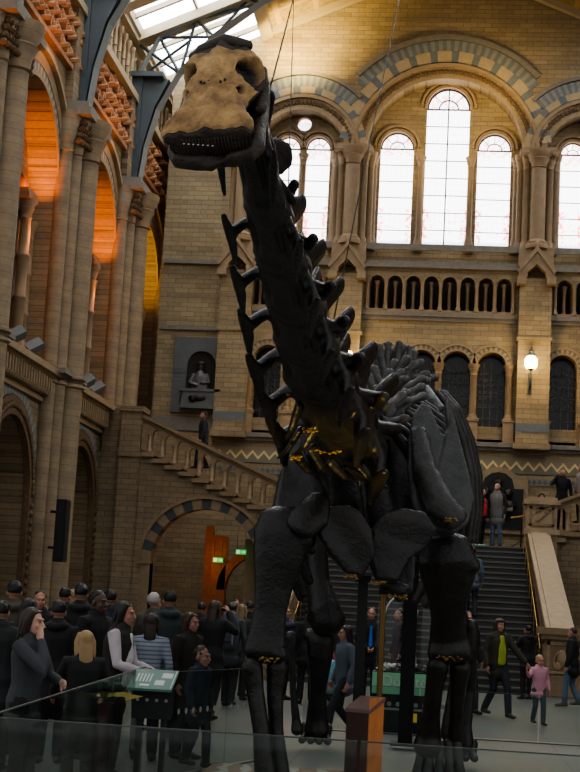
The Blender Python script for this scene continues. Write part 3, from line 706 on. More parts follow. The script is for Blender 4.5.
# flights either side, running up along the back
m_bluedk = plain('dark_slate_block', (.06,.068,.072), .8)
def flight(sg):
    X = lambda x: x if sg > 0 else 2*XC-x-.1
    rt = empty('side_flight'); tag(rt, ['side stair flight with arched balustrade climbing left over a striped arch', 'side stair flight with arched balustrade climbing right from the corner newel'][0 if sg > 0 else 1], 'staircase')
    zt = lambda x: 5.14+.421*(-4.67-x); zb = lambda x: zt(x)-.98
    xa, xb = -8.75, -3.5
    # wall with arch; stepped top
    ns = 13; sw = (xb-xa)/ns; top = []
    for i in range(ns):
        x_ = xb-i*sw; z_ = zb(x_-sw/2)-.05
        top += [(x_, z_), (x_-sw, z_)]
    loop = [(-10.0, 0), (xb, 0)]+top+[(-10.0, top[-1][1])]
    loop = [(X(a), b) for a, b in loop]
    g = MB(); cx = X(-6.72); g.prism(loop, YF, YF+.5, holes=[[(p_[0], p_[1]) for p_ in arch_loop(cx, 1.52, .02, 2.7, 22)]]); g.build('flight_wall', m_stairwall, rt)
    g = MB(); g.ring(cx, 2.7, 1.52, 1.8, YF-.05, YF+.4, 19, mi=lambda i: i % 2); g.ring(cx, 2.7, 1.8, 1.88, YF-.1, YF+.1, 27); 
    for s2 in (-1, 1): g.box(cx+s2*1.66-.14, cx+s2*1.66+.14, YF-.05, YF+.4, 0, 2.62); g.box(cx+s2*1.7-.2, cx+s2*1.7+.2, YF-.1, YF+.42, 2.6, 2.72)
    g.build('striped_arch', [m_trimstone, m_bluedk], rt)
    # treads: solid flight
    g = MB()
    for i in range(ns):
        a, b = sorted((X(xb-i*sw), X(xb-(i+1)*sw))); z_ = zb(xb-(i+.5)*sw)
        g.box(a, b, YF+.05, YF+2.3, z_-.5, z_-.02); g.box(a-.04, b+.04, YF-.12, YF+.05, z_-.16, z_-.04)
    a, b = sorted((X(xa), X(-10))); g.box(a, b, YF+.65, YF+2.3, zb(xa)-.5, zb(xa)+.1)
    g.build('treads', m_trimstone, rt)
    # balustrade: small arches stepping along the slope
    g = MB(); holes = []; n = 13; x = xb-.35
    cs = []
    while x > xa+.25: cs.append(x); x -= .37
    for x_ in cs: holes.append(arch_loop(X(x_), .115, zb(x_)+.14, zb(x_)+.62, 8))
    lo = [(X(xb), zb(xb)), (X(xa), zb(xa)), (X(xa), zt(xa)-.1), (X(xb), zt(xb)-.1)]
    g.prism(lo, YF-.02, YF+.16, holes=holes)
    g.build('balustrade_panel', m_trimstone, rt)
    g = MB()
    for d, w0, w1, z0, z1 in ((0, -.12, .26, -.1, 0), (0, -.06, .2, -.17, -.1)): g.prism([(X(xb), zt(xb)+z0), (X(xa), zt(xa)+z0), (X(xa), zt(xa)+z1), (X(xb), zt(xb)+z1)], YF+w0, YF+w1)
    g.prism([(X(xb), zb(xb)-.02), (X(xa), zb(xa)-.02), (X(xa), zb(xa)+.06), (X(xb), zb(xb)+.06)], YF-.08, YF+.2)
    g.build('sloping_rail', m_trimstone, rt)
    bm_ = MB(); bm_.lathe((0,0,0), [(.07,0), (.075,.06), (.045,.12), (.06,.25), (.04,.36), (.06,.46), (.08,.5)], 8); me = bm_.mesh('baluster', m_parapet, 60)
    for x_ in cs:
        put('baluster', me, rt, (X(x_-.185), YF-.05, zb(x_)+.1))
    # end pier block
    g = MB(); a, b = sorted((X(-9.3), X(-8.72))); g.box(a, b, YF-.25, YF+.6, 0, 6.95); g.box(a-.06, b+.06, YF-.3, YF+.65, 6.9, 7.05); g.box(a-.02, b+.02, YF-.3, YF+.65, 5.6, 5.72)
    a2, b2 = sorted((X(-9.9), X(-9.3))); g.box(a2, b2, YF+.05, YF+.6, 0, 7.0); g.build('end_pier', m_stairwall, rt)
    # inner passage
    g = MB(); a, b = sorted((X(-5.75), X(-5.3))); g.box(a, b, YF+1.6, YF+1.9, 0, 3.5); g.build('passage_pillar', m_cream, rt)
    g = MB(); a, b = sorted((X(-6.9), X(-6.45))); g.box(a, b, YF+2.6, YF+3.0, 0, 3.6); g.ring(X(-5.4), 2.0, 1.05, 1.3, YF+2.6, YF+3.0, 18); a, b = sorted((X(-7.15), X(-6.9))); g.box(a, b, YF+2.8, YF+3.0, 0, 3.9); g.build('passage_wall', m_red, rt)
    return rt
flight(1); flight(-1)
# ------------------------------------------------------------------ the dinosaur skeleton
def bone_mat(name, c, c2, rough, sc=7, coat=0):
    t = NT(name); tc = t.n.new('ShaderNodeTexCoord'); nz = t.noise(sc, 5, tc.outputs['Object'], .65); n2 = t.noise(sc*5, 3, tc.outputs['Object'])
    f = t.math('MULTIPLY_ADD', nz, 3.0, -1.0); x = t.n.new('ShaderNodeClamp'); t.link(f, x.inputs[0])
    t.link(t.mix(x.outputs[0], (*c, 1), (*c2, 1)), t.b.inputs['Base Color']); t.b.inputs['Roughness'].default_value = rough
    t.b.inputs['Coat Weight'].default_value = coat; t.b.inputs['Coat Roughness'].default_value = .3
    t.bump(t.math('ADD', nz, t.math('MULTIPLY', n2, .35)), .5, .03); return t.mat
m_bone = bone_mat('black_fossil_bone', (.004,.0035,.003), (.016,.013,.011), .38)
m_bone_grey = bone_mat('dusty_grey_bone', (.028,.028,.028), (.06,.06,.059), .45)
m_bone_pale = bone_mat('dusty_toplit_bone', (.03,.028,.026), (.12,.115,.11), .5)  # dust and light from above both put into the paler colour
m_bone_mid = bone_mat('dusty_dark_bone', (.012,.011,.010), (.045,.043,.04), .4)
m_tan = bone_mat('tan_skull_bone', (.16,.075,.022), (.58,.36,.14), .5, sc=9)
m_skulldark = bone_mat('dark_brown_skull_bone', (.018,.011,.007), (.05,.032,.02), .45, sc=14)
m_steel = plain('black_steel', (.014,.014,.015), .4, metal=.5)
dip = empty('dinosaur_skeleton', (-.7, 15, .05)); dip.location = (0,0,0)
tag(dip, 'towering black long-necked dinosaur skeleton with a tan skull, mounted in the middle of the hall', 'skeleton')
def R_(hw, Y): return hw*Y/F
def limb(name, pts, mat=m_bone, depth=.8, ends=(), vox=.022, smo=3, parent=dip, n=14):
    g = MB(); P = [at(a, b, Y=Y) for a, b, hw, Y in pts]
    g.loft(P, [(R_(hw, Y), R_(hw, Y)*depth) for a, b, hw, Y in pts], n, side=(1,0,0))
    for (a, b, hw, Y) in ends: g.ball(at(a, b, Y=Y), R_(hw, Y), 10, 8)
    return g.build(name, mat, parent, vox=vox, smo=smo)
def plate(name, pts, th, mat, vox=.018, smo=4, parent=dip):
    """flat curved bone from an outline of surveyed points, thickened"""
    P = [at(a, b, Y=Y) for a, b, Y in pts]; c = sum(P, Vector())/len(P)
    n = Vector()
    for i in range(len(P)): n += (P[i]-c).cross(P[(i+1) % len(P)]-c)
    n.normalize(); e1 = (P[0]-c).normalized(); e1 = (e1-n*e1.dot(n)).normalized(); e2 = n.cross(e1)
    g = MB(); tr = tessellate_polygon([[Vector(((p-c).dot(e1), (p-c).dot(e2), 0)) for p in P]])
    A = [g.P(p+n*th) for p in P]; B = [g.P(p-n*th) for p in P]
    for t in tr: g.F([A[i] for i in t]); g.F([B[i] for i in reversed(t)])
    for i in range(len(P)): j = (i+1) % len(P); g.F((A[i], A[j], B[j], B[i]))
    return g.build(name, mat, parent, vox=vox, smo=smo)
# --- neck path
NP = [(232,92,5.78), (252,140,6.0), (265,196,6.5), (278,246,7.25), (292,295,8.2), (305,338,9.3), (320,380,10.6), (340,420,12.0), (352,446,13.2)]
NPW = [at(a, b, Y=Y) for a, b, Y in NP]
def crs(P, n):
    out = []; Q = [P[0]*2-P[1]]+P+[P[-1]*2-P[-2]]
    for i in range(1, len(Q)-2):
        for k in range(n):
            t = k/n; a, b, c, d = Q[i-1:i+3]; out.append(.5*((2*b)+(c-a)*t+(2*a-5*b+4*c-d)*t*t+(3*b-3*c+d-a)*t**3))
    out.append(P[-1]); return out
path = crs(NPW, 24)
cum = [0]
for a, b in zip(path, path[1:]): cum.append(cum[-1]+(b-a).length)
Ltot = cum[-1]
def along(s):
    s = max(0, min(Ltot, s))
    for i in range(1, len(cum)):
        if cum[i] >= s:
            f = (s-cum[i-1])/(cum[i]-cum[i-1]+1e-9); return path[i-1].lerp(path[i], f), (path[i]-path[i-1]).normalized()
    return path[-1], (path[-1]-path[-2]).normalized()
def cerv_mesh():
    g = MB()
    g.loft([(0,-.52,.0), (0,-.4,0), (0,-.15,.02), (0,.15,.02), (0,.38,-.02), (0,.52,-.03)], [(.18,.15), (.25,.22), (.19,.19), (.2,.2), (.29,.26), (.25,.22)], 12, side=(1,0,0))
    g.loft([(0,-.35,.12), (0,0,.2), (0,.35,.15)], [(.14,.12), (.17,.14), (.15,.12)], 10, side=(1,0,0))
    for s in (-1, 1):
        g.loft([(s*.05,.1,.22), (s*.08,.2,.42), (s*.11,.28,.6)], [(.05,.2), (.045,.18), (.045,.12)], 8, side=(1,0,0))       # split spine
        g.loft([(s*.1,-.25,.16), (s*.22,-.52,.26)], [.06,.05], 8); g.loft([(s*.1,.3,.18), (s*.22,.56,.3)], [.07,.055], 8)         # zygapophyses
        g.loft([(s*.12,-.1,.08), (s*.29,-.06,-.1), (s*.34,-.1,-.24)], [(.06,.10), (.05,.07), (.06,.05)], 8)                          # side wing
        g.loft([(s*.40,-.32,-.22), (s*.37,-.16,-.26), (s*.345,.02,-.32), (s*.33,.22,-.42)], [(.035,.025), (.06,.045), (.055,.04), (.03,.02)], 8)  # cervical rib
        g.loft([(s*.17,-.42,-.08), (s*.19,.45,-.12)], [.04,.05], 8)
    g.loft([(0,-.4,-.16), (0,.4,-.2)], [(.09,.05), (.13,.06)], 8, side=(1,0,0))
    return g
cg = cerv_mesh()
c0 = cg.build('cervical_vertebra', m_bone, dip, vox=.022, smo=2)
NV = 7; ws = [0.34*1.1**i for i in range(NV)]; tot = sum(ws); s = .02
for i in range(NV):
    L = ws[i]/tot*(Ltot-.02); P, t = along(s+L/2); s += L
    fr = i/(NV-1); wd = (.29+.50*fr+.20*fr*fr)*1.25; ht = wd*.85
    lat = Vector((1,0,0)); lat = (lat-t*lat.dot(t)).normalized(); dn = t.cross(lat)*-1
    if dn.z < 0: dn = -dn
    lat = t.cross(dn)
    aa = -.38+.05*((i*5) % 3); lat, dn = lat*math.cos(aa)+dn*math.sin(aa), dn*math.cos(aa)-lat*math.sin(aa)
    m = Matrix((lat*wd, t*(L*1.04), dn*ht)).transposed().to_4x4(); m.translation = P
    o = c0 if i == 0 else c0.copy()
    if i: COL.objects.link(o); o.parent = dip
    o.matrix_world = m; o.matrix_basis = m
    if i: o.name = 'cervical_vertebra'
# warm highlights come from lamps and from added gold specks; lower neck ribs get longer processes
for (a, b, Y, dx, dy, dl) in [(296,455,12.0,26,20,.4), (300,430,11.6,-22,28,.4), (330,462,12.2,30,18,.4), (345,470,12.4,34,6,.4), (312,448,11.9,20,26,.4), (360,466,12.5,28,22,.3), (318,425,11.4,-24,30,.3), (300,405,11.0,-14,34,.3)]:
    A = at(a, b, Y=Y); B = at(a+dx, b+dy, Y=Y+dl); g = MB(); Cn = (A+B)/2+Vector((0,-.05,-.05)); g.loft([A, Cn, B], [(.05,.03), (.035,.025), (.015,.012)], 8); g.build('neck_rib', m_bone, dip, vox=.012, smo=1)
# --- back
def dors_mesh(h, wj=1.0):
    g = MB(); g.loft([(0,-.17,0), (0,-.05,0), (0,.05,0), (0,.17,0)], [(.15,.15), (.12,.12), (.12,.12), (.15,.15)], 12, side=(1,0,0))
    g.loft([(0,0,.08), (0,0,.3)], [(.12,.1), (.08,.09)], 10, side=(1,0,0))
    for s in (-1, 1):
        g.loft([(s*.03,0,.25), (s*.06,0,.25+h*.5), (s*.14,.02,.25+h)], [(.035,.06), (.035,.05), (.05,.06)], 8, side=(1,0,0))
        j1, j2 = random.uniform(-.07,.07), random.uniform(-.06,.08)
        g.loft([(s*.05,0,.25), (s*.22*wj,j1*.5,.3+j2*.4), (s*.38*wj,j1,.38+j2)], [(.06,.06), (.05,.035), (.05,.035)], 8); g.ball((s*.39*wj,j1,.39+j2), (.055+abs(j1)*.2,.045,.05), 8, 6)
        g.loft([(s*.1,0,.1), (s*.22,-.02,.2), (s*.3,-.02,.3)], [.04,.035,.04], 8)
    return g
BP = [at(356,452,Y=13.2), at(366,440,Y=14.0), at(374,430,Y=15.0), at(381,420,Y=16.0), at(386,410,Y=17.0), at(388,408,Y=17.9)]
bp = crs(BP, 12)
for i in range(10):
    P = bp[int(i/9*(len(bp)-16))]; o = dors_mesh(.2+.01*i+random.uniform(0,.06), random.uniform(.75,1.15)).build('dorsal_vertebra', m_bone_pale, dip, vox=.02, smo=2); k = .9+.02*i
    o.location = P; o.scale = (k, k*1.25, k); o.rotation_euler = (0, (.1 if i % 2 else -.08), .06*((i*7) % 3-1))
for i in range(5):
    P = bp[len(bp)-14+i*3]; o = dors_mesh(.34+.03*(i % 3)).build('sacral_vertebra', m_bone_pale, dip, vox=.02, smo=2); o.location = P+Vector((.03*(i-2), 0, .05)); o.scale = (1.1,1.1,1.05); o.rotation_euler = (0, .12*(i-2)/2, 0)
# sheaf of tall tendon-like spines over the hips
random.seed(3)
for i, (a, b, a2, b2) in enumerate([(372,405,362,372), (378,400,371,352), (385,404,380,346), (392,402,388,344), (398,398,399,343), (402,400,409,348), (388,412,372,392), (400,412,408,375), (380,415,366,398), (372,420,360,405), (410,405,414,352), (394,405,394,352)]):
    Y = 16.4+.11*i; A = at(a, b, Y=Y); B = at(a2, b2, Y=Y+.1); g = MB(); g.loft([A, (A+B)/2+Vector((random.uniform(-.05,.05),0,0)), B], [(.05,.06), (.024,.045), (.036,.045)], 8); g.ball(B, (random.uniform(.03,.06), .05, .035), 8, 6); g.build('neural_spine', m_bone_pale, dip, vox=.015, smo=1)
# tail, running back and down behind the hips
TP = crs([at(388,410,Y=18.0), at(388,450,Y=19.4), at(386,500,Y=21.0), at(386,520,Y=23.5), at(384,535,Y=26.0), at(384,548,Y=28.5)], 8)
for i in range(20):
    j = int(i/19*(len(TP)-2)); P = TP[j]; d = (TP[j+1]-TP[j]).normalized(); r = .17*(1-i/24)
    g = MB(); L = .2; g.loft([P-d*L, P, P+d*L], [r, r*.75, r], 10); g.loft([P+Vector((0,0,r*.5)), P+Vector((0,.08,r*2.4))], [(.03,.06), (.02,.03)], 6); g.loft([P-Vector((0,0,r*.5)), P+Vector((0,.1,-r*2.6))], [.03,.015], 6)
    if i < 9:
        for s in (-1, 1): g.loft([P, P+Vector((s*r*2.4,0,0))], [.05,.02], 6)
    g.build('caudal_vertebra', m_bone, dip, vox=.02, smo=1)
# --- ribs
AX = lambda Y: at(375, 430, Y=Y).x
for i in range(9):
    Y = 13.7+i*.36; top = bp[min(len(bp)-1, int((Y-13.2)/4.7*len(bp)))]; w = [.62,.74,.84,.92,.96,.97,.95,.9,.8][i]; h = [1.5,1.7,1.8,1.85,1.85,1.8,1.65,1.45,1.2][i]
    for s in (-1, 1):
        g = MB(); pts = []; rs = []
        for k in range(9):
            a = k/8; th = .25+a*1.95
            pts.append(Vector((top.x+s*w*math.sin(th)*(1 if a < .6 else 1-.3*(a-.6)), Y+.25*a, top.z+.25-h*(1-math.cos(th))/(1-math.cos(2.2))))); rs.append((.035+.02*math.sin(a*PI), .05+.03*math.sin(a*PI)))
        g.loft(pts, rs, 8); g.build('rib', m_bone if s < 0 else m_bone_mid, dip, vox=.018, smo=1)
# right flank: broad smooth ribs curving down behind the shoulder blade
for (Y, o_) in ((14.6, 0), (15.2, 4), (15.8, 7)):
    limb('rib', [(437+o_, 392, 3, Y), (452+o_, 410, 4, Y), (463+o_, 440, 5, Y), (470+o_, 475, 6, Y), (472+o_, 510, 5, Y), (468+o_, 540, 4, Y)], m_bone_mid, 1.4, vox=.016)
# --- shoulders
plate('scapula', [(446,392,14.0), (452,410,13.95), (460,440,13.8), (470,478,13.6), (474,500,13.5), (468,524,13.4), (452,535,13.3), (425,528,13.3), (412,505,13.35), (407,470,13.5), (408,440,13.65), (413,415,13.8), (421,404,13.85), (430,408,13.85), (437,425,13.75), (444,440,13.7), (447,425,13.8), (445,405,13.9)], .035, m_bone_grey)
limb('scapula_ridge', [(418,430,9,13.62), (425,470,13,13.4), (440,505,17,13.25), (458,520,13,13.2)], m_bone_mid, .5)
plate('scapula', [(296,428,13.0), (302,445,12.95), (312,470,12.85), (322,488,12.8), (330,515,12.7), (318,532,12.6), (292,533,12.6), (272,522,12.6), (276,498,12.7), (284,462,12.85), (290,440,12.95)], .035, m_bone_grey)
limb('scapula_ridge', [(320,498,12,12.55), (312,515,20,12.5), (300,527,18,12.45)], m_bone, .5)
plate('coracoid', [(322,508,12.6), (345,504,12.6), (360,512,12.65), (371,530,12.7), (374,556,12.7), (362,577,12.7), (345,573,12.65), (330,556,12.6), (318,535,12.55)], .06, m_bone)
plate('coracoid', [(371,530,12.9), (382,514,12.9), (402,508,12.95), (424,512,13.0), (436,530,13.0), (425,548,13.0), (408,560,12.95), (396,582,12.9), (376,581,12.9), (368,560,12.9)], .06, m_bone)
plate('sternal_plate', [(396,560,13.3), (414,545,13.3), (415,572,13.3), (413,592,13.3), (400,596,13.3), (388,588,13.3)], .04, m_bone_mid)
limb('sternal_plate', [(385,583,8,13.1), (405,592,9,13.1), (398,598,6,13.1)], m_bone, .7)
# chest interior: dark mass of the vertebrae and rib heads low between the blades
limb('rib_basket', [(340,465,14,13.3), (346,500,18,13.4), (350,530,16,13.5)], m_bone, .5); limb('rib_basket', [(372,470,14,13.6), (380,505,18,13.6), (384,530,18,13.6)], m_bone, .5)
limb('rib_basket', [(398,440,12,14.2), (402,480,16,14.0), (402,520,18,13.8)], m_bone, .5)
# --- front limbs
def front(pts_h, ra, ul, foot, right):
    limb('humerus', pts_h[0], m_bone, .55, pts_h[1]); limb('radius', ra[0], m_bone, .9, ra[1], vox=.018); limb('ulna', ul[0], m_bone, .9, ul[1], vox=.018)
front(([(284,520,27,12.6), (283,535,30,12.6), (279,558,27,12.6), (274,585,20,12.6), (270,612,17,12.6), (267,635,19,12.6), (265,652,22,12.6)], [(262,530,9,12.6), (305,540,12,12.6), (252,655,7,12.6), (280,655,8,12.55)]),
      ([(252,667,11,12.55), (255,690,9,12.55), (261,730,8.5,12.5), (265,775,11,12.5), (266,790,13,12.5)], []), ([(277,667,11,12.65), (275,690,8.5,12.65), (276,730,7.5,12.65), (281,780,10,12.65), (282,792,11,12.65)], []), None, 0)
front(([(446,546,26,13.7), (447,560,30,13.7), (448,578,27,13.75), (448,600,20,13.8), (448,620,17,13.9), (449,640,20,14.0), (450,652,23,14.0)], [(420,552,7,13.7), (472,566,9,13.7), (435,655,8,14.0), (465,655,8,14.0)]),
      ([(438,666,11,14.0), (434,690,9,14.1), (431,715,9,14.3), (429,735,12,14.4), (428,746,15,14.4)], [(426,742,10,14.4)]), ([(460,668,11,14.1), (458,690,8,14.2), (456,720,7,14.35), (457,742,10,14.45)], []), None, 1)
def hoof(a, b, Y, w, names='toe'):
    for k in range(5):
        an = (k-2)/2; P = at(a+an*w, b, Y=Y); fx = math.sin(an*1.1)*.05; fy = -.06*math.cos(an*1.1)
        g = MB(); g.loft([Vector((P.x, P.y, P.z)), Vector((P.x+fx*.5, P.y+fy*.5, (P.z+.08)/2+.02)), Vector((P.x+fx, P.y+fy, .1))], [.055, .045, .06], 10); g.ball((P.x+fx*1.2, P.y+fy*1.3, .095), (.06,.09,.05), 10, 7)
        g.build(names, m_bone_mid, dip, vox=.014, smo=2)
hoof(440, 744, 14.4, 17); hoof(272, 790, 12.5, 15)
# --- hind limbs
limb('ilium', [(372,398,10,17.3), (395,388,17,17.4), (418,392,16,17.3), (438,410,9,17.1)], m_bone_mid, .5); limb('ilium', [(345,425,9,17.2), (355,412,11,17.3), (370,405,9,17.3)], m_bone_mid, .5)
plate('pubis', [(395,480,16.9), (410,485,16.9), (405,540,16.6), (392,575,16.3), (384,570,16.3), (390,520,16.6)], .05, m_bone); plate('ischium', [(360,480,17.2), (372,480,17.2), (372,560,17.6), (362,560,17.6)], .05, m_bone)
limb('femur', [(325,470,14,17.4), (318,500,13,17.4), (316,540,11,17.4), (318,580,12,17.3), (324,610,17,17.2), (328,622,18,17.2)], m_bone, .8, [(338,618,8,17.2), (314,618,8,17.2)])
limb('tibia', [(321,640,15,17.3), (320,655,13,17.3), (318,690,8.5,17.5), (317,720,11,17.6), (317,732,13,17.6)], m_bone, .8, [(310,636,8,17.3)])
limb('fibula', [(292,640,6,17.2), (292,650,4,17.2), (293,690,3.6,17.3), (296,720,4.5,17.4), (297,730,6.5,17.4)], m_bone_mid, .9, [(291,637,6.5,17.2)])
limb('femur', [(455,470,12,16.6), (458,510,11,16.6), (456,560,11,16.6), (452,600,12,16.6), (455,625,15,16.6)], m_bone, .8)
limb('tibia', [(461,640,10,16.7), (458,670,7,16.7), (452,700,6,16.7), (449,735,9,16.7)], m_bone, .8)
limb('fibula', [(472,628,7,16.6), (472,645,5.5,16.6), (471,690,4.5,16.7), (466,725,6,16.7), (465,745,9,16.7)], m_bone, .9, [(471,626,7,16.6)])
def hind_foot(a, Y):
    for k in range(4):
        P = at(a+(k-1.5)*7, 732, Y=Y); g = MB(); g.loft([Vector((P.x, P.y+.05, .24)), Vector((P.x, P.y-.02, .13)), Vector((P.x+.02*(k-1.5), P.y-.1, .1))], [.07,.055,.045], 10); g.build('toe', m_bone, dip, vox=.016, smo=2)
hind_foot(316, 17.6); hind_foot(462, 16.7)
# gold specks stand in for warm highlights on joints and neck
m_goldglint = plain('gold_glint', (.30,.18,.03), .3, var=.6, scale=30)
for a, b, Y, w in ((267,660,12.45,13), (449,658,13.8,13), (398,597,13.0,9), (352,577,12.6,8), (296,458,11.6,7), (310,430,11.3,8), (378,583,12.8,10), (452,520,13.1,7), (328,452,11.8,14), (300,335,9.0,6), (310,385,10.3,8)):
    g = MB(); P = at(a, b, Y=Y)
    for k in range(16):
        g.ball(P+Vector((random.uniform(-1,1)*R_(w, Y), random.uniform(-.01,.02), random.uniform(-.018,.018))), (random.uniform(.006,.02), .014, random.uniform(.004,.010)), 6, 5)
    g.build('bone_glint', m_goldglint, dip, 60)
# --- skull
a_ = Vector((-.06, -.60, -.77)).normalized(); n_ = Vector((-.16, -.78, .60)); n_ = (n_-a_*n_.dot(a_)).normalized(); s_ = a_.cross(n_)
tilt = .02
SK = Matrix((s_, a_, n_)).transposed().to_4x4(); SK.translation = at(223, 57, Y=5.62); SK = SK @ Matrix.Diagonal((1.02,.88,.8,1))
skull = MB()
secs = [(-.07,.085,.03,-.10), (-.03,.12,.055,-.16), (.03,.160,.06,-.2), (.10,.168,.05,-.21), (.17,.15,.028,-.2), (.24,.128,.008,-.18), (.30,.122,-.005,-.165), (.36,.142,-.018,-.155), (.42,.175,-.035,-.15), (.465,.180,-.06,-.15), (.485,.168,-.09,-.15)]
NK = 64; rows = []
def sec(v):
    v = v*(len(secs)-1); i = min(len(secs)-2, int(v)); f = v-i; f = f*f*(3-2*f)*.5+f*.5
    return [secs[i][k]*(1-f)+secs[i+1][k]*f for k in range(4)]
NVv = 70; dark = {}
for j in range(NVv+1):
    y, hw, zt, zb = sec(j/NVv); row = []
    for k in range(NK):
        th = 2*PI*k/NK; c, sn = math.cos(th), math.sin(th)
        c2 = math.copysign(abs(c)**.72, c); s2 = math.copysign(abs(sn)**.8, sn)
        x = hw*c2; z = (zt+zb)/2+(zt-zb)/2*s2; yy = y; dk = 0
        if sn > 0: z += .006*math.sin(x*60+y*35)*math.sin(y*48+x*20)+.004*math.sin(x*130-y*90)+.018*math.exp(-(x/.02)**2)*(1 if y < .25 else .4)-.012*math.exp(-((abs(x)-.05)/.03)**2)      # mid ridge and hollows
        for sx in (-1, 1):   # eye sockets, openings ahead of them
            for (ex, ey, ez, r, dp) in ((.138,.118,-.03,.060,.10), (.115,.25,-.02,.018,.03)):
                d = math.sqrt((x-sx*ex)**2+(y-ey)**2+((z-ez)*.8)**2)
                if d < r*1.25:
                    q = max(0, 1-(d/(r*1.25))**2); x -= sx*dp*q; z -= dp*.35*q; dk = max(dk, q)
            d = math.sqrt((x-sx*.02)**2+(y-.205)**2)
        row.append(skull.P((x, yy, z))); dark[row[-1]] = dk
    rows.append(row)
for j in range(NVv):
    for k in range(NK):
        q = (rows[j][k], rows[j][(k+1) % NK], rows[j+1][(k+1) % NK], rows[j+1][k]); z = sum(skull.v[i].z for i in q)/4; y = sum(skull.v[i].y for i in q)/4; x = sum(skull.v[i].x for i in q)/4
        mi = 0
        if z < -.105 or y < .012 or y > .472: mi = 1
        skull.F(q, mi)
skull.F(rows[0][::-1], 1); skull.F(rows[-1], 1)
def shade(mt, skin=False):
    nt = mt.node_tree; at_ = nt.nodes.new('ShaderNodeAttribute'); at_.attribute_name = 'hollow'; b_ = nt.nodes['Principled BSDF']; l_ = b_.inputs['Base Color'].links[0].from_socket
    mx = nt.nodes.new('ShaderNodeMix'); mx.data_type = 'RGBA'; nt.links.new(at_.outputs['Fac'], mx.inputs[0]); nt.links.new(l_, mx.inputs[6]); mx.inputs[7].default_value = (.004,.003,.002,1); nt.links.new(mx.outputs[2], b_.inputs['Base Color'])
shade(m_tan)
sk = skull.build('skull', [m_tan, m_skulldark, m_black], dip, 60)
ca_ = sk.data.attributes.new('hollow', 'FLOAT', 'POINT')
for i, v in enumerate(sk.data.vertices): ca_.data[i].value = min(1, max(0, (dark.get(i, 0)-.12)*3.2)) if v.co.y > .0 else 1; sk.matrix_basis = SK
g = MB()
for k in range(7): a = random.random(); g.ball((.03*(k-3)/3*1.6, .215+.012*(k % 2), .012), (.006,.008,.006), 6, 4)
g.build('nostril_pits', m_black, sk, 60)
g = MB()   # knobs at the back of the head
g.ball((.12,-.05,-.03), (.04,.04,.05)); g.ball((.145,.01,-.09), (.03,.05,.05)); g.loft([(-.09,-.05,.02), (0,-.075,.04), (.09,-.05,.02)], [.03,.04,.03], 10); g.loft([(.13,.0,-.1), (.15,.12,-.16), (.15,.22,-.17)], [(.03,.04)]*3, 8); g.loft([(-.13,.0,-.1), (-.15,.12,-.16), (-.15,.22,-.17)], [(.03,.04)]*3, 8)
g.build('braincase', m_skulldark, sk, vox=.01, smo=3)
# lower jaw
g = MB(); U = [(-.13,.0,-.2), (-.14,.15,-.23), (-.15,.3,-.235), (-.165,.42,-.235), (-.14,.475,-.24), (-.07,.495,-.245), (0,.5,-.245), (.07,.495,-.245), (.14,.475,-.24), (.165,.42,-.235), (.15,.3,-.235), (.14,.15,-.23), (.13,.0,-.2)]
g.loft(U, [(.03,.045)]*3+[(.03,.048)]*7+[(.03,.045)]*3, 12, side=(1,0,0))
g.box(-.14, .14, .1, .47, -.275, -.20); g.loft([(0,.05,-.22), (0,.3,-.25), (0,.47,-.26)], [(.14,.04), (.15,.045), (.14,.04)], 14, side=(1,0,0))
jaw = g.build('lower_jaw', m_skulldark, sk, vox=.012, smo=3)
g = MB()
for k in range(26):
    t_ = -1+2*k/25; x = .155*t_; y = .455+.035*math.sqrt(max(0, 1-t_*t_)); g.loft([(x, y, -.12), (x*1.0, y+.012, -.17), (x*.97, y+.004, -.215)], [.0065,.006,.003], 6)
g.build('tooth_row', m_skulldark, sk, 60)
m_glint = plain('tooth_glint_white', (.6,.58,.5), .3)  # pale beads stand in for glints between the teeth
g = MB()
for k in range(7): x = -.02+.018*k; g.ball((x, .505, -.15+.004*k), (.005,.004,.003), 6, 4)
g.build('tooth_glint', m_glint, sk, 60)
# --- mount: steel props and the wires from the roof
def prop(name, label, cat, pts, w, d, mat, base=True, sq=True):
    P = at(*pts[0][:2], Y=pts[0][2]); rt = empty(name, (P.x, P.y, .05)); tag(rt, label, cat)
    h = at(pts[1][0], pts[1][1], Y=pts[1][2]).z-.05
    g = MB()
    if sq: g.box(-w/2, w/2, -d/2, d/2, 0, h)
    else: g.lathe((0,0,0), [(w/2,0), (w/2,h)], 12)
    g.build('post', mat, rt, 0 if sq else 60)
    g = MB(); g.box(-w, w, -d-.04, d+.04, 0, .03); g.build('base_plate', m_steel, rt); 
    g = MB(); g.box(-w*.8, w*.8, -.05, .05, h-.02, h+.04); g.build('saddle', m_steel, rt)
    return rt
prop('support_post', 'black steel post propping the skeleton chest in front of the gold pole', 'post', [(357,720,13.4), (361,580,13.4)], .085, .07, m_steel)
prop('support_post', 'slim bronze-coloured pole behind the black post under the chest', 'post', [(379,700,14.8), (383,592,14.8)], .055, .055, plain('bronze_pole', (.20,.12,.04), .35, metal=.7), sq=False)
prop('support_column', 'broad dark rectangular steel column standing right of the donation sign', 'post', [(405,740,18.3), (407,560,18.3)], .17, .15, m_steel)
for nm, A, B in (('neck', at(333,318,Y=9.0), (at(398,10,Y=14.0))), ('head', at(268,100,Y=5.9), at(292,0,Y=7.4)), ('head', at(300,140,Y=8.5), at(291,-6,Y=10))):
    pass
def wire(lbl, A, px, py, Y):
    B = at(px, py, Y=Y); d = (B-A); k = (roofz(B.x)+.05-A.z)/d.z if abs(d.z) > .01 else 1
    E_ = A+d*k
    g = MB(); g.loft([A, E_], [.0045, .0045], 5, cap=False); o_ = g.build('suspension_wire', m_steel, None); tag(o_, lbl, 'wire')
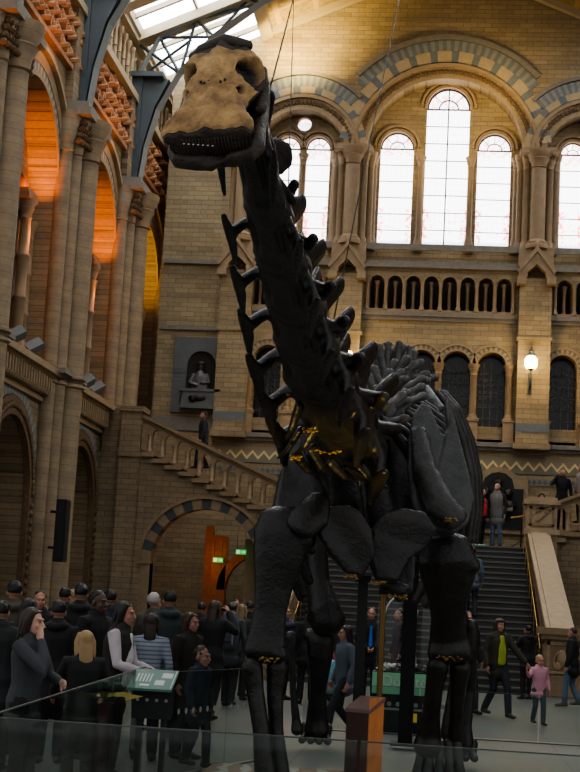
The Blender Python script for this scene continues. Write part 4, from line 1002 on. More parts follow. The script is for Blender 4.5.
wire('thin steel wire from the roof to the lower neck, right of the others', at(334,318,Y=8.95), 399, 0, 14.5)
wire('thin steel wire slanting from the roof to just behind the skull', at(268,97,Y=5.85), 293, 0, 8.2)
wire('thin steel wire from the roof to the middle of the neck, behind the skull', at(286,275,Y=7.7), 292, 60, 12.4)
# ------------------------------------------------------------------ visitors
_mc = {}
def cmat(kind, c, rough=.8, **kw):
    k = (kind, c)
    if k not in _mc: _mc[k] = plain(kind+'_%d' % len(_mc), c, rough, var=.22, scale=9, bump=.12, **kw)
    return _mc[k]
SKIN = (.42,.22,.15); m_eye = plain('eye_dark', (.02,.015,.01), .3); m_lip = plain('lip', (.36,.11,.09), .5)
def person(label, px, top, Y, rz=180, H=None, z0=0.0, skin=SKIN, hair='short', hc=(.02,.014,.01), shirt=(.02,.02,.022), pants=(.015,.016,.02), shoes=(.02,.018,.016),
           coat=None, coatlen=.78, hood=False, sleeves=None, L=None, R=None, stride=0, lean=0, turn=0, nod=0, slim=1.0, group=None, vest=None, stripes=None, kid=False, vox=None, cuff=None, inner=None, hairlen=.35, legc=None):
    P = at(px, (top+640)/2 if z0 == 0 else top+25, Y=Y); H = H or at(px, top, Y=Y).z-z0
    near = Y < 15.5
    rt = empty('person', (P.x, Y, z0), math.radians(rz)); tag(rt, label, 'person', group)
    k = H/1.75; hs = 1.0 if not kid else 1.28
    ca, sa = math.cos(math.radians(lean)), math.sin(math.radians(lean))
    def up(p):    # spine lean about the hips, forward = -y
        x, y, z = p; z -= .93; return (x, y*ca-z*sa, .93+y*sa+z*ca)
    S = lambda p: (p[0]*k*slim, p[1]*k, p[2]*k)
    V = lambda ps: [S(p) for p in ps]
    U = lambda ps: [S(up(p)) for p in ps]
    leg = {}
    for s in (-1, 1):
        st = stride*s
        if st > 0: leg[s] = [(s*.09,0,.93), (s*.09,-.17*st-.03,.52), (s*.085,-.26*st,.10)]
        elif st < 0: leg[s] = [(s*.09,0,.93), (s*.09,-.02,.5), (s*.085,-.28*st,.14)]
        else: leg[s] = [(s*.09,0,.93), (s*.1,-.02,.5), (s*.105,.02,.09)]
    arm = {-1: R or ((-.25,.03,1.15), (-.26,-.06,.90)), 1: L or ((.25,.03,1.15), (.26,-.06,.90))}
    hd = [0, -.015, 1.62]
    kk = lambda r: r*k
    body = MB()
    tor = [(.02, .15,.105, .86), (.02,.165,.115,.94), (.0,.135,.10,1.08), (-.005,.15,.112,1.22), (-.0,.17,.115,1.34), (0,.165,.085,1.43), (0,.085,.065,1.475)]
    def torso(mb, o, z_lo=None, z_hi=9):
        t = [q for q in tor if q[3] <= z_hi]; pts = U([(0, q[0], q[3]) for q in t]); rs = [((q[1]*slim+o)*k, (q[2]+o)*k) for q in t]
        if z_lo is not None: pts = [S((0, .02, z_lo))]+pts; rs = [((.185*slim+o)*k, (.13+o)*k)]+rs
        mb.loft(pts, rs, 14, side=(1,0,0))
    def legs(mb, o, lo=0):
        for s in (-1, 1):
            a, b, c = [Vector(S(p)) for p in leg[s]]
            mb.loft([a, a.lerp(b,.4), b, b.lerp(c,.35), b.lerp(c, 1-lo)], [kk(.088+o), kk(.078+o), kk(.055+o), kk(.056+o), kk(.038+o+.012*(o > 0))], 10)
    def arms(mb, o, to=1.0, only=None):
        for s in (-1, 1):
            if only and s != only: continue
            a = Vector(S(up((s*.175,0,1.42)))); b = Vector(S(up(arm[s][0]))); c = Vector(S(up(arm[s][1])))
            mb.loft([Vector(S(up((s*.10,0,1.42)))), a, a.lerp(b,.5), b, b.lerp(c,.4), b.lerp(c, to)], [kk(.05+o), kk(.056+o), kk(.048+o), kk(.04+o), kk(.041+o), kk(.028+o)], 10)
    torso(body, 0); legs(body, 0); arms(body, 0)
    body.loft(U([(0,.01,1.42), (0,0,1.5), (0,-.01,1.56)]), [kk(.062), kk(.052), kk(.052)], 10)
    # hands: palm, four fingers of different length, thumb at the side
    for s in (-1, 1):
        b = Vector(S(up(arm[s][0]))); c = Vector(S(up(arm[s][1]))); d = (c-b).normalized(); lat = d.cross(Vector((s*1.0,.2,.1))).normalized(); nn = d.cross(lat)
        body.loft([c, c+d*kk(.045), c+d*kk(.09)], [(kk(.026), kk(.018)), (kk(.04), kk(.016)), (kk(.038), kk(.014))], 10, side=lat)
        for q, fl in enumerate((.062,.075,.07,.052)):
            o_ = lat*kk((q-1.5)*.0195); p0 = c+d*kk(.085)+o_; cl = nn*kk(.018+.004*q)
            body.loft([p0, p0+d*kk(fl*.45)+cl*.3, p0+d*kk(fl*.75)+cl*.9, p0+d*kk(fl*.9)+cl*1.7], [kk(.0088), kk(.0085), kk(.0078), kk(.007)], 6)
        p0 = c+d*kk(.025)-lat*kk(.03); body.loft([p0, p0+d*kk(.03)-lat*kk(.022)+nn*kk(.01), p0+d*kk(.06)-lat*kk(.028)+nn*kk(.02)], [kk(.013), kk(.011), kk(.009)], 6)
    # feet
    for s in (-1, 1):
        c = leg[s][2]; body.loft([S((c[0], c[1]+.03, c[2]-.03)), S((c[0], c[1]-.05, c[2]-.045)), S((c[0]*1.1, c[1]-.16, c[2]-.06))], [kk(.036), (kk(.042), kk(.03)), (kk(.04), kk(.02))], 8)
    # head
    hc_ = Vector(S(up(hd))); hr = k*hs; tr = math.radians(turn); nd = math.radians(nod)
    Rt = Matrix.Rotation(tr, 3, 'Z') @ Matrix.Rotation(nd-math.radians(lean)*.0, 3, 'X')
    h = lambda x, y, z: hc_+Rt @ (Vector((x, y, z))*hr)
    def hball(mb, c, r, n=12, m=9, fn=None):
        i0 = len(mb.v); mb.ball((0,0,0), tuple(q*hr for q in r), n, m, fn)
        o_ = h(*c)
        for i in range(i0, len(mb.v)): mb.v[i] = o_+Rt @ mb.v[i]
    hball(body, (0,.012,.03), (.076,.095,.092), 14, 10); hball(body, (0,-.03,-.035), (.06,.062,.085), 12, 9); hball(body, (0,-.055,-.085), (.032,.03,.028))
    body.loft([h(0,-.09,.012), h(0,-.108,-.018), h(0,-.112,-.03)], [hr*.009, hr*.014, hr*.016], 8)
    hball(body, (0,-.085,.028), (.05,.018,.012)); hball(body, (0,-.088,-.062), (.024,.012,.01))
    for s in (-1, 1): hball(body, (s*.078,.01,-.01), (.01,.02,.032)); hball(body, (s*.035,-.07,-.03), (.022,.02,.025))
    v_ = vox or (.0075 if near else .011 if Y < 28 else .016)
    body.build('body', cmat('skin', skin, .55), rt, vox=v_*k, smo=1)
    if Y < 30:
        g = MB()
        for s in (-1, 1): hball(g, (s*.03,-.094,.005), (.012,.006,.006), 8, 6)
        g.build('eyes', m_eye, rt, 60)
        g = MB(); hball(g, (0,-.101,-.062), (.022,.006,.006), 8, 6); g.build('lips', m_lip, rt, 60)
    # clothes
    vc = .011 if near else .018
    tc = shirt
    g = MB(); torso(g, .034 if kid else .022, .80 if kid else .83) if not coat else torso(g, .022)
    if not vest: arms(g, .012, .93)
    sm = cmat('shirt', shirt)
    if stripes:
        t = NT('striped_knit'); tcn = t.n.new('ShaderNodeTexCoord'); x = t.n.new('ShaderNodeSeparateXYZ'); t.link(tcn.outputs['Object'], x.inputs[0])
        f = t.math('LESS_THAN', t.math('FRACT', t.math('MULTIPLY', x.outputs[2], 24.0)), .35); t.link(t.mix(f, (*shirt, 1), (*stripes, 1)), t.b.inputs['Base Color']); t.b.inputs['Roughness'].default_value = .85; sm = t.mat
    g.build('shirt', sm, rt, vox=vc*k, smo=2)
    if vest:
        g = MB(); torso(g, .036, .72); g.build('vest', cmat('vest', vest), rt, vox=vc*k, smo=3)
        g = MB(); arms(g, .012, .93); g.build('sleeves', cmat('sleeve', sleeves or shirt), rt, vox=vc*k, smo=2)
    if coat:
        g = MB(); torso(g, .03, coatlen); arms(g, .024, .95)
        if hood: g.loft(U([(-.1,.03,1.47), (-.06,.11,1.47), (0,.13,1.46), (.06,.11,1.47), (.1,.03,1.47)]), [kk(.045)]*5, 8)
        else: g.loft(U([(-.075,-.02,1.47), (-.06,.06,1.49), (0,.08,1.5), (.06,.06,1.49), (.075,-.02,1.47)]), [kk(.022)]*5, 8)
        g.build('coat', cmat('coat', coat), rt, vox=vc*k, smo=3)
    if inner:
        g = MB(); g.loft(U([(0,-.125,.95), (0,-.135,1.2), (0,-.108,1.42)]), [(kk(.085), kk(.035)), (kk(.08), kk(.035)), (kk(.05), kk(.03))], 10, side=(1,0,0)); g.build('open_front_top', cmat('shirt_front', inner), rt, vox=.014, smo=2)
    g = MB(); legs(g, .014, .04); g.loft(V([(0,.02,.84), (0,.02,.93), (0,.01,.96)]), [(kk(.15*slim), kk(.11)), (kk(.155*slim), kk(.112)), (kk(.14*slim), kk(.10))], 12, side=(1,0,0))
    g.build('trousers', cmat('trousers', pants), rt, vox=vc*k, smo=2)
    g = MB()
    for s in (-1, 1):
        c = leg[s][2]; g.loft([S((c[0], c[1]+.045, c[2]-.035)), S((c[0], c[1]-.04, c[2]-.035)), S((c[0]*1.05, c[1]-.11, c[2]-.055)), S((c[0]*1.1, c[1]-.185, c[2]-.06))], [(kk(.042), kk(.05)), (kk(.048), kk(.048)), (kk(.05), kk(.036)), (kk(.042), kk(.028))], 10, side=(1,0,0))
    g.build('shoes', cmat('shoe', shoes, .6), rt, vox=.014*k, smo=1)
    # hair
    if hair != 'bald':
        g = MB()
        def cap(u):
            u = u.copy()
            if u.y < -.25 and u.z < .42: u *= .72
            elif u.z < -.45: u *= .8
            return u
        vol = 1.0 if hair == 'short' else 1.06
        hball(g, (0,.02,.034), (.081*vol,.096*vol,.094*vol), 18, 14, cap)
        if hair in ('short', 'fringe'):
            for _ in range(26):
                a_, e_ = random.uniform(-.6, PI+.6), random.uniform(-.15, 1.35)
                hball(g, (.076*math.cos(e_)*math.cos(a_), .02+.09*math.cos(e_)*math.sin(a_), .036+.088*math.sin(e_)), (random.uniform(.012,.022), random.uniform(.012,.022), random.uniform(.010,.02)), 6, 5)
        if hair == 'fringe': hball(g, (0,-.065,.075), (.06,.03,.035))
        if hair in ('long', 'fringe', 'straight'):
            hl = hairlen
            pts = [h(0,.06,.04), h(0,.085,-.06), h(0,.1,-.16), h(0,.1,-hl*.7), h(0,.095,-hl)]
            g.loft(pts, [(hr*.074, hr*.045), (hr*.08, hr*.038), (hr*.076, hr*.028), (hr*.068, hr*.022), (hr*.04, hr*.012)], 14, side=Rt @ Vector((1,0,0)))
            for s in (-1, 1): g.loft([h(s*.06,-.03,.08), h(s*.083,.0,.0), h(s*.085,.03,-.1), h(s*.075,.03,-hl*.75)], [(hr*.03, hr*.03), (hr*.022, hr*.045), (hr*.022, hr*.04), (hr*.015, hr*.025)], 8)
        if hair == 'tied': hball(g, (0,.13,.0), (.035,.04,.04)); g.loft([h(0,.13,.0), h(0,.15,-.1), h(0,.14,-.2)], [hr*.025, hr*.028, hr*.012], 8)
        g.build('hair', cmat('hair', hc, .5), rt, vox=.009 if near else .013, smo=2)
    return rt, k, (lambda p: rt.matrix_basis @ Vector(S(up(p)))), h
bpy.context.view_layer.update()
def world(rt, p): return Matrix.Translation(rt.location) @ Matrix.Rotation(rt.rotation_euler.z, 4, 'Z') @ Vector(p)
DK = (.012,.012,.014)
# near left group at the glass barrier
p1 = person('woman in grey knit jumper resting her cheek on her hand by the glass barrier', 31, 607, 11.1, 75, hair='straight', hairlen=.2, hc=(.035,.02,.014), shirt=(.05,.055,.06), pants=DK, R=((-.2,-.3,1.2), (-.07,-.155,1.475)), L=((.22,-.1,1.16), (.1,-.28,1.12)), skin=(.55,.33,.24))
p2 = person('long-haired blonde in a black top seen from behind at the glass barrier', 86, 630, 12.0, 205, hair='straight', hairlen=.44, hc=(.34,.22,.10), shirt=(.012,.012,.013), pants=(.02,.02,.024), R=((-.27,-.05,1.18), (-.3,-.3,1.05)), L=((.27,-.12,1.15), (.24,-.38,1.03)))
p3 = person('dark-haired woman in profile with white sleeves and a dark vest leaning on the green panel', 117, 600, 13.4, 82, hair='long', hairlen=.38, hc=(.012,.008,.007), shirt=(.55,.5,.5), vest=(.028,.024,.018), sleeves=(.50,.44,.47), pants=DK, R=((-.23,-.1,1.14), (-.15,-.33,1.1)), L=((.2,-.12,1.14), (.08,-.38,1.1)), lean=5, skin=(.42,.22,.15), inner=(.6,.58,.58))
person('girl in a pale grey-blue striped jumper seen from behind near the green panel', 151, 613, 15.2, 186, hair='straight', hairlen=.3, hc=(.03,.02,.015), shirt=(.30,.33,.40), stripes=(.14,.16,.2), pants=DK, kid=False)
person('white-haired man in an olive jacket standing beyond the striped-jumper girl', 153, 592, 18.5, 150, hair='short', hc=(.42,.40,.36), coat=(.075,.07,.05), shirt=(.1,.1,.08), skin=(.40,.24,.18))
person('dark-haired man in a dark green quilted jacket with a thick collar', 169, 590, 17.6, 200, hair='short', hc=(.012,.01,.01), coat=(.03,.042,.042), hood=True)
person('brown-haired woman in a dark brown coat, face turned right, near the photographer', 190, 612, 15.6, 60, hair='long', hairlen=.25, hc=(.045,.022,.014), coat=(.022,.016,.013), coatlen=.6, skin=(.33,.17,.12))
p8 = person('long brown-haired woman in black raising a camera to her face', 214, 600, 20.4, 160, hair='straight', hairlen=.5, hc=(.05,.032,.02), coat=(.012,.012,.014), coatlen=.75, pants=DK, R=((-.3,-.12,1.3), (-.12,-.22,1.58)), L=((.3,-.14,1.32), (.1,-.23,1.56)), stride=.5)
p9 = person('visitor in dark clothes with short dark hair wearing a grey backpack', 232, 602, 23.5, 170, hair='short', hc=(.02,.016,.013), shirt=(.05,.06,.06), pants=DK, stride=.4)
p10 = person('small child in a navy coat standing behind the glass left of the skeleton', 202, 648, 14.8, 65, hair='short', hc=(.035,.022,.015), coat=(.02,.028,.045), pants=DK, kid=True, coatlen=.75, stride=.5, skin=(.3,.17,.12))
person('child with a round mop of brown hair between the striped jumper and the navy coat', 186, 640, 15.9, 200, hair='short', hc=(.028,.018,.012), coat=(.018,.016,.015), kid=True, coatlen=.7)
# crowd on the left, further back
crowd = [
 ('man with black hair in a khaki parka, far left of the crowd', 13, 580, 15.6, 190, 'short', (.01,.009,.009), (.075,.065,.045), True),
 ('man in dark glasses and black coat facing the camera in the left crowd', 39, 590, 17.5, 20, 'short', (.015,.012,.01), (.014,.014,.016), False),
 ('dark-haired visitor in black behind the woman in the grey jumper', 27, 598, 14.9, 170, 'long', (.015,.01,.009), (.012,.012,.013), False),
 ('visitor with bushy black hair and a fur-hooded black coat seen from behind', 58, 600, 14.4, 185, 'short', (.012,.009,.008), (.016,.013,.012), True),
 ('man with black hair and a red scarf at the back of the left crowd', 64, 587, 19.5, 160, 'short', (.012,.01,.01), (.02,.02,.022), False),
 ('tall man in a black coat with a blue-grey hood beside the blonde head', 80, 583, 17.2, 185, 'short', (.01,.009,.009), (.013,.013,.015), True),
 ('fair-haired woman half hidden behind the tall man in the black coat', 72, 589, 20.5, 185, 'long', (.25,.16,.08), (.03,.03,.03), False),
 ('dark-skinned man in a black jacket walking behind the woman in the vest', 97, 590, 14.9, 60, 'short', (.012,.01,.009), (.012,.012,.013), False),
 ('man with dark hair in navy partly behind the woman in the vest', 109, 589, 18.4, 200, 'short', (.015,.012,.01), (.02,.024,.035), False),
 ('visitor in a dark coat at the far left edge of the crowd', 1, 600, 13.5, 185, 'short', (.015,.012,.01), (.02,.02,.022), False),
 ('bearded visitor in a dark brown jacket by the striped arch', 201, 602, 24.5, 185, 'short', (.02,.014,.012), (.02,.017,.015), False),
 ('fair-haired woman beside the backpacker near the skeleton leg', 241, 604, 25.5, 170, 'fringe', (.22,.15,.08), (.03,.035,.03), False),
 ('person in black behind the left front leg of the skeleton', 250, 601, 26.5, 150, 'short', (.015,.012,.01), (.012,.012,.013), False)]
for lb, px, tp, Y, rz, hr_, hcol, ct, hd_ in crowd:
    person(lb, px, tp, Y, rz, hair=hr_, hc=hcol, coat=ct, hood=hd_, skin=(.10,.055,.04) if 'dark-skinned' in lb else SKIN, coatlen=.7)
person('member of staff in black with bare arms standing far inside the striped arch', 236, 583, 38.5, 20, hair='short', hc=(.05,.03,.02), shirt=(.015,.014,.014), pants=(.02,.018,.016), H=1.72)
# between the skeleton legs
person('fair-haired visitor in a purple-blue jacket pointing right beside the left foreleg', 284, 605, 26.4, 60, hair='short', hc=(.14,.08,.05), coat=(.035,.03,.075), coatlen=.8, pants=(.01,.01,.013), R=((-.22,-.26,1.36), (-.16,-.5,1.42)))
person('visitor in a grey coat and dark trousers behind the left hind leg', 327, 600, 26.8, 190, hair='short', hc=(.03,.02,.016), coat=(.06,.06,.062), coatlen=.62, pants=DK)
person('visitor in black standing between the two left legs of the skeleton', 309, 607, 25.6, 180, hair='short', hc=(.02,.015,.012), coat=(.012,.012,.014), pants=DK)
person('girl with long dark hair in a grey-blue top walking behind the black post', 346, 628, 18.6, -60, hair='straight', hairlen=.34, hc=(.02,.013,.01), shirt=(.10,.12,.15), pants=(.02,.022,.028), stride=1.2, H=1.42)
p27 = person('man in a dark suit and bright blue tie with clasped hands near the gold pole', 371, 607, 27.2, 5, hair='short', hc=(.04,.025,.018), shirt=(.35,.36,.38), coat=(.012,.013,.018), pants=(.012,.013,.018), R=((-.24,-.06,1.14), (-.07,-.2,1.0)), L=((.24,-.06,1.14), (.07,-.2,1.0)))
person('visitor in a maroon coat half hidden by the broad steel column', 400, 608, 28.4, -70, hair='short', hc=(.03,.02,.015), coat=(.045,.018,.022), coatlen=.6)
# right-hand group
person('man with short dark hair walking just behind the right legs of the skeleton', 467, 611, 25.6, 30, hair='short', hc=(.03,.02,.014), coat=(.025,.025,.03), pants=(.03,.035,.05), stride=.8)
p30 = person('woman in an olive jacket and lime green top holding a small child by the hand', 499, 618, 25.2, 30, hair='fringe', hairlen=.22, hc=(.05,.032,.02), coat=(.035,.033,.018), coatlen=.78, inner=(.32,.38,.05), pants=(.014,.016,.026), L=((.28,-.12,1.2), (.4,-.3,.98)), stride=1)
p31 = person('small blonde child in a pink top holding the hand of a woman', 540, 656, 23.9, 20, hair='short', hc=(.35,.22,.11), shirt=(.55,.27,.33), pants=(.06,.07,.09), kid=True, R=((-.3,-.06,1.22), (-.42,-.2,1.35)), stride=.5)
p32 = person('visitor in a black hooded jacket reading a white leaflet by the stair newel', 528, 625, 31.3, 215, hair='short', hc=(.01,.01,.01), coat=(.011,.011,.012), hood=True, pants=(.012,.012,.014), R=((-.25,-.12,1.2), (-.12,-.38,1.2)), L=((.25,-.12,1.2), (.06,-.36,1.22)))
person('visitor in a black jacket and blue jeans at the right edge below the newel', 573, 627, 29.4, -110, hair='short', hc=(.03,.02,.015), coat=(.013,.013,.015), pants=(.09,.14,.20), shoes=(.12,.07,.035), stride=.5)
# on the stairs and landing
def stair_z(Y): return max(0, min(ZL, (math.floor((Y-Y0)/run)+1)*rise))
person('visitor in a grey-blue shirt climbing the main stair beside the skeleton leg', 471, 577, 36.6, 190, z0=stair_z(36.6), H=1.72, hair='short', hc=(.03,.02,.015), shirt=(.10,.13,.17), pants=(.02,.022,.03), stride=.3)
person('woman in black with a red scarf and pale green shoes on the landing', 481, 492, 42.75, 60, z0=ZL, H=1.66, hair='short', hc=(.012,.01,.01), coat=(.012,.011,.012), pants=DK, shoes=(.25,.55,.38), inner=(.6,.04,.05))
person('bald man in a grey vest with black sleeves and blue jeans on the landing', 497, 482, 43.0, -25, z0=ZL, H=1.85, hair='bald', shirt=(.02,.02,.02), vest=(.17,.165,.15), sleeves=(.015,.015,.016), pants=(.10,.14,.19), skin=(.45,.25,.18))
person('man in a black t-shirt holding a phone to his ear above the right newel', 562, 471, 43.3, 10, z0=4.15, H=1.78, hair='short', hc=(.03,.02,.014), shirt=(.008,.008,.009), pants=DK, R=((-.34,-.1,1.25), (-.14,-.04,1.56)))
person('person in a blue scarf, head showing above the right newel', 541, 483, 43.4, 10, z0=ZL, H=1.66, hair='fringe', hairlen=.12, hc=(.06,.035,.025), shirt=(.08,.22,.40), coat=(.35,.38,.42))
person('visitor partly cut off at the right edge of the upper flight', 581, 474, 43.5, -60, z0=4.4, H=1.7, hair='short', hc=(.03,.02,.015), shirt=(.25,.22,.2))
person('young man in a dark jacket walking up the left flight behind the balustrade', 203, 410, 43.3, -80, z0=5.42, H=1.74, hair='short', hc=(.02,.014,.01), shirt=(.02,.022,.028), coat=(.018,.021,.027), stride=.6, pants=DK)
# ------------------------------------------------------------------ barrier, signs, lamps and other things
def glass_m(name, col=(.86,.90,.88), alpha=.82):
    t = NT(name); b = t.b; b.inputs['Base Color'].default_value = (*col, 1); b.inputs['Roughness'].default_value = .02; b.inputs['Transmission Weight'].default_value = 1; b.inputs['IOR'].default_value = 1.02
    out = t.n['Material Output']; tr = t.n.new('ShaderNodeBsdfTransparent'); tr.inputs[0].default_value = (*col, 1); gl = t.n.new('ShaderNodeBsdfGlossy'); gl.inputs['Roughness'].default_value = .03; gl.inputs['Color'].default_value = (.6,.62,.6,1)
    mx = t.n.new('ShaderNodeMixShader'); lw = t.n.new('ShaderNodeLayerWeight'); lw.inputs['Blend'].default_value = .5; t.link(t.math('MULTIPLY_ADD', t.math('POWER', lw.outputs['Facing'], 5.0), .30, .03), mx.inputs[0]); t.link(tr.outputs[0], mx.inputs[1]); t.link(gl.outputs[0], mx.inputs[2]); t.link(mx.outputs[0], out.inputs[0]); return t.mat
m_glass = glass_m('barrier_glass'); m_edge = plain('glass_edge', (.05,.065,.058), .4); m_dot = plain('white_dot', (.30,.31,.30), .6)
def barrier(label, A, B, h=1.0, dots=True, parts=1):
    A = Vector(A); B = Vector(B); d = B-A; L = d.length; rz = math.atan2(d.y, d.x)
    rt = empty('glass_barrier', A, rz); tag(rt, label, 'barrier')
    n = parts
    for i in range(n):
        x0 = L*i/n+.01; x1 = L*(i+1)/n-.01
        g = MB(); g.box(x0, x1, -.008, .008, .03, h); o_ = g.build('glass_pane', m_glass, rt)
        g = MB(); g.box(x0, x1, -.009, .009, h, h+.006); g.build('polished_edge', m_edge, o_)
        if dots:
            g = MB()
            k = int((x1-x0)/.16)
            for j in range(k): 
                q = MB(lambda x, y, z: (x, y, z))
                g.prism(disc(x0+.08+j*.16, h*.62, .028, 12), -.011, -.009)
            dd = g.build('white_dots', m_dot, o_)
    g = MB(); g.box(0, L, -.02, .02, 0, .012); g.build('floor_channel', m_edge, rt)
    return rt
fL = at(-40, 715, Z=1.0)
barrier('clear glass barrier across the foreground in front of the skeleton', (-2.13, 7.15, 0), (3.2, 7.0, 0), 1.0, False, 3)
A = at(12, 710, Z=1.0); B = at(186, 655, Z=1.0)
barrier('clear glass barrier running back on the left between the visitors and the skeleton', (-2.15, 7.25, 0), (-2.62, 13.6, 0), 1.0, False, 3)
barrier('clear glass barrier with a row of white dots beside the child in the navy coat', (-2.45, 13.75, 0), (-1.7, 16.4, 0), .95, True, 2)
barrier('clear glass barrier with white dots at the back below the donation sign', (-1.8, 20.4, 0), (2.9, 20.4, 0), .62, False, 3)
# green information panel on the left barrier
pn = empty('information_panel', (0,0,0)); tag(pn, 'sloping green information panel with white diagram and dotted black base on the left barrier', 'panel')
pA = at(136, 678, Y=12.6); pB = at(172, 679, Y=12.6)
cx = (pA.x+pB.x)/2; wd = (pB.x-pA.x)+.06; zp = pA.z
pn.location = (cx, 12.6, 0)
m_green = plain('panel_green', (.07,.17,.13), .5, var=.1); m_white = plain('print_white', (.55,.58,.54), .6)
g = MB(lambda x, y, z: (x, y, zp+y*.45+z)); g.box(-wd/2, wd/2, -.16, .16, -.02, .0); g.build('panel_board', m_green, pn)
g = MB(lambda x, y, z: (x, y, zp+y*.45+z)); 
for j in range(5): g.box(-wd*.4+j*.028, -wd*.4+j*.028+.014, -.05, .08, .001, .003)
g.box(.02, .10, -.1, -.02, .001, .003); g.box(.06, .15, .02, .1, .001, .003); g.box(-.1, -.02, -.12, -.09, .001, .003); g.box(wd*.45, wd*.47, -.14, .14, .001, .003)
g.build('printed_diagram', m_white, pn)
g = MB(); g.box(-wd/2+.02, wd/2-.02, -.05, .1, .62, zp-.07); g.box(-wd/2+.06, -wd/2+.1, -.02, .06, 0, .62); g.box(wd/2-.1, wd/2-.06, -.02, .06, 0, .62); g.box(-wd/2, wd/2, -.1, .14, 0, .03); g.build('panel_stand', m_black, pn)
g = MB()
for j in range(4): g.prism(disc(-wd*.32+j*wd*.22, zp-.17, .014, 12), -.056, -.05)
g.build('white_dots', m_dot, pn)
# sunglasses on the woman's head
# low plinth with footprint relief
dk = empty('display_plinth', (-.6, 12.6, 0)); tag(dk, 'low beige display slab with pale track relief under the skeleton front feet', 'plinth')
t = NT('sandy_relief'); nz = t.noise(2.2, 4); n2 = t.noise(6, 3); vo = t.n.new('ShaderNodeTexWave'); vo.inputs['Scale'].default_value = 1.3; vo.inputs['Distortion'].default_value = 7
gg = t.n.new('ShaderNodeNewGeometry'); t.link(gg.outputs['Position'], vo.inputs['Vector'])
c = t.mix(nz, (.30,.17,.09,1), (.16,.16,.14,1)); c = t.mix(t.math('GREATER_THAN', vo.outputs['Fac'], .7), c, (.34,.33,.29,1)); t.link(c, t.b.inputs['Base Color']); t.bump(n2, .5); t.b.inputs['Roughness'].default_value = .8
g = MB(); g.box(-1.55, 1.35, -2.0, 2.4, 0, .05); g.build('slab', t.mat, dk)
# wooden box with warm lit side
bx = empty('collection_box', (0,0,0)); A = at(352, 700, Y=12.9); B = at(377, 700, Y=12.9); tag(bx, 'dark wooden box on the slab with a warm orange lit right side', 'box')
bx.location = ((A.x+B.x)/2, 13.05, .05); bx.rotation_euler = (0,0,-.42); hw = (B.x-A.x)/2; hh = A.z-.05
m_boxd = plain('box_brown', (.05,.022,.015), .45, var=.25); m_boxo = plain('box_lit_orange', (.55,.2,.06), .5, var=.4, scale=8); m_boxt = plain('box_top_mauve', (.17,.10,.085), .5)
g = MB(); g.box(-hw, hw, -.13, .13, 0, hh-.1); g.build('box_body', m_boxd, bx)
g = MB(); g.box(hw, hw+.012, -.13, .13, 0, hh+.02); g.build('box_side', m_boxo, bx)  # glow of the lit side put into its orange colour
g = MB(lambda x, y, z: (x, y, z+(y+.13)*.35)); g.box(-hw-.01, hw+.02, -.14, .14, hh-.1, hh-.07); g.build('box_top', m_boxt, bx)
# donation sign and money box
ds = empty('donation_box', (0,0,0)); Yd = 20.9; A = at(372, 700, Y=Yd); B = at(441, 700, Y=Yd); tag(ds, 'clear donation box of banknotes on a black base with a green Donate banner', 'box')
ds.location = ((A.x+B.x)/2, Yd, 0); w = (B.x-A.x)/2; zt = at(405, 672, Y=Yd).z; zl = at(405, 694, Y=Yd).z; zg = at(405, 662, Y=Yd).z; ztop = at(400, 603, Y=Yd).z
g = MB(); g.box(-w, w, -.22, .22, .08, zt); g.box(-w+.05, w-.05, -.18, .18, 0, .08); g.build('base', m_black, ds)
m_signg = plain('sign_green', (.16,.36,.22), .5, var=.08, emit=.05)
g = MB(); g.box(-w+.0, w, -.235, -.22, zl, zt-.01); g.build('banner', m_signg, ds)
fc = bpy.data.curves.new('donate_text', 'FONT'); fc.body = 'Donate'; fc.size = .2; fc.extrude = .003
fo = bpy.data.objects.new('banner_text', fc); COL.objects.link(fo); fo.parent = ds; fo.location = (-w+.13, -.24, zl+.11); fo.rotation_euler = (PI/2, 0, 0); fc.materials.append(plain('text_white', (.42,.46,.42), .5))
bpy.context.view_layer.update(); tm = bpy.data.meshes.new_from_object(fo.evaluated_get(bpy.context.evaluated_depsgraph_get())); fo2 = bpy.data.objects.new('banner_text', tm); COL.objects.link(fo2); fo2.parent = ds; fo2.location = fo.location; fo2.rotation_euler = fo.rotation_euler; bpy.data.objects.remove(fo); fo2.name = 'banner_text'
g = MB(); g.box(-w, w, -.235, -.225, .30, .33); g.build('silver_strip', m_dot, ds)
g = MB()
for j in range(9): g.prism(disc(-w+.12+j*.12, zl-.13, .032, 12), -.232, -.222)
g.build('round_dots', m_dot, ds)
g = MB(); g.box(-w+.03, w-.03, -.2, .2, zt, ztop); g.build('glass_case', glass_m('case_glass', (.93,.95,.95)), ds)
random.seed(5); g = MB()
for j in range(150):
    x = random.uniform(-w+.08, w-.08); y = random.uniform(-.17, .17); z = zt+.02+random.random()*.10*(1-abs(x)/w*.4)
    a = random.random()*6; d1 = Vector((math.cos(a), math.sin(a), random.uniform(-.6,.6)))*.045; d2 = Vector((-math.sin(a), math.cos(a), random.uniform(-.6,.6)))*.025; c = Vector((x, y, z))
    q = [g.P(c+d1+d2), g.P(c+d1-d2), g.P(c-d1-d2), g.P(c-d1+d2)]; g.F(q, j % 2)
o_ = g.build('banknote_pile', [plain('note_grey', (.30,.31,.29), .7), plain('note_pale', (.42,.40,.34), .7)], ds); o_['kind'] = 'stuff'
g = MB()
for c_, r_ in ((at(398, 625, Y=Yd).x-ds.location.x, .2), ):
    pts = [(c_+r_*math.cos(a), -.1, at(398, 625, Y=Yd).z+.38*math.sin(a)) for a in [PI*k/10*.9+.2 for k in range(11)]]; g.loft(pts, [.014]*11, 6)
    g.loft([(c_+r_+.06, -.1, ztop-.1), (c_+r_+.02, -.1, ztop-.35), (c_+r_+.06, -.1, zt+.1)], [.014]*3, 6)
g.build('curved_white_tube', m_white, ds, 60)
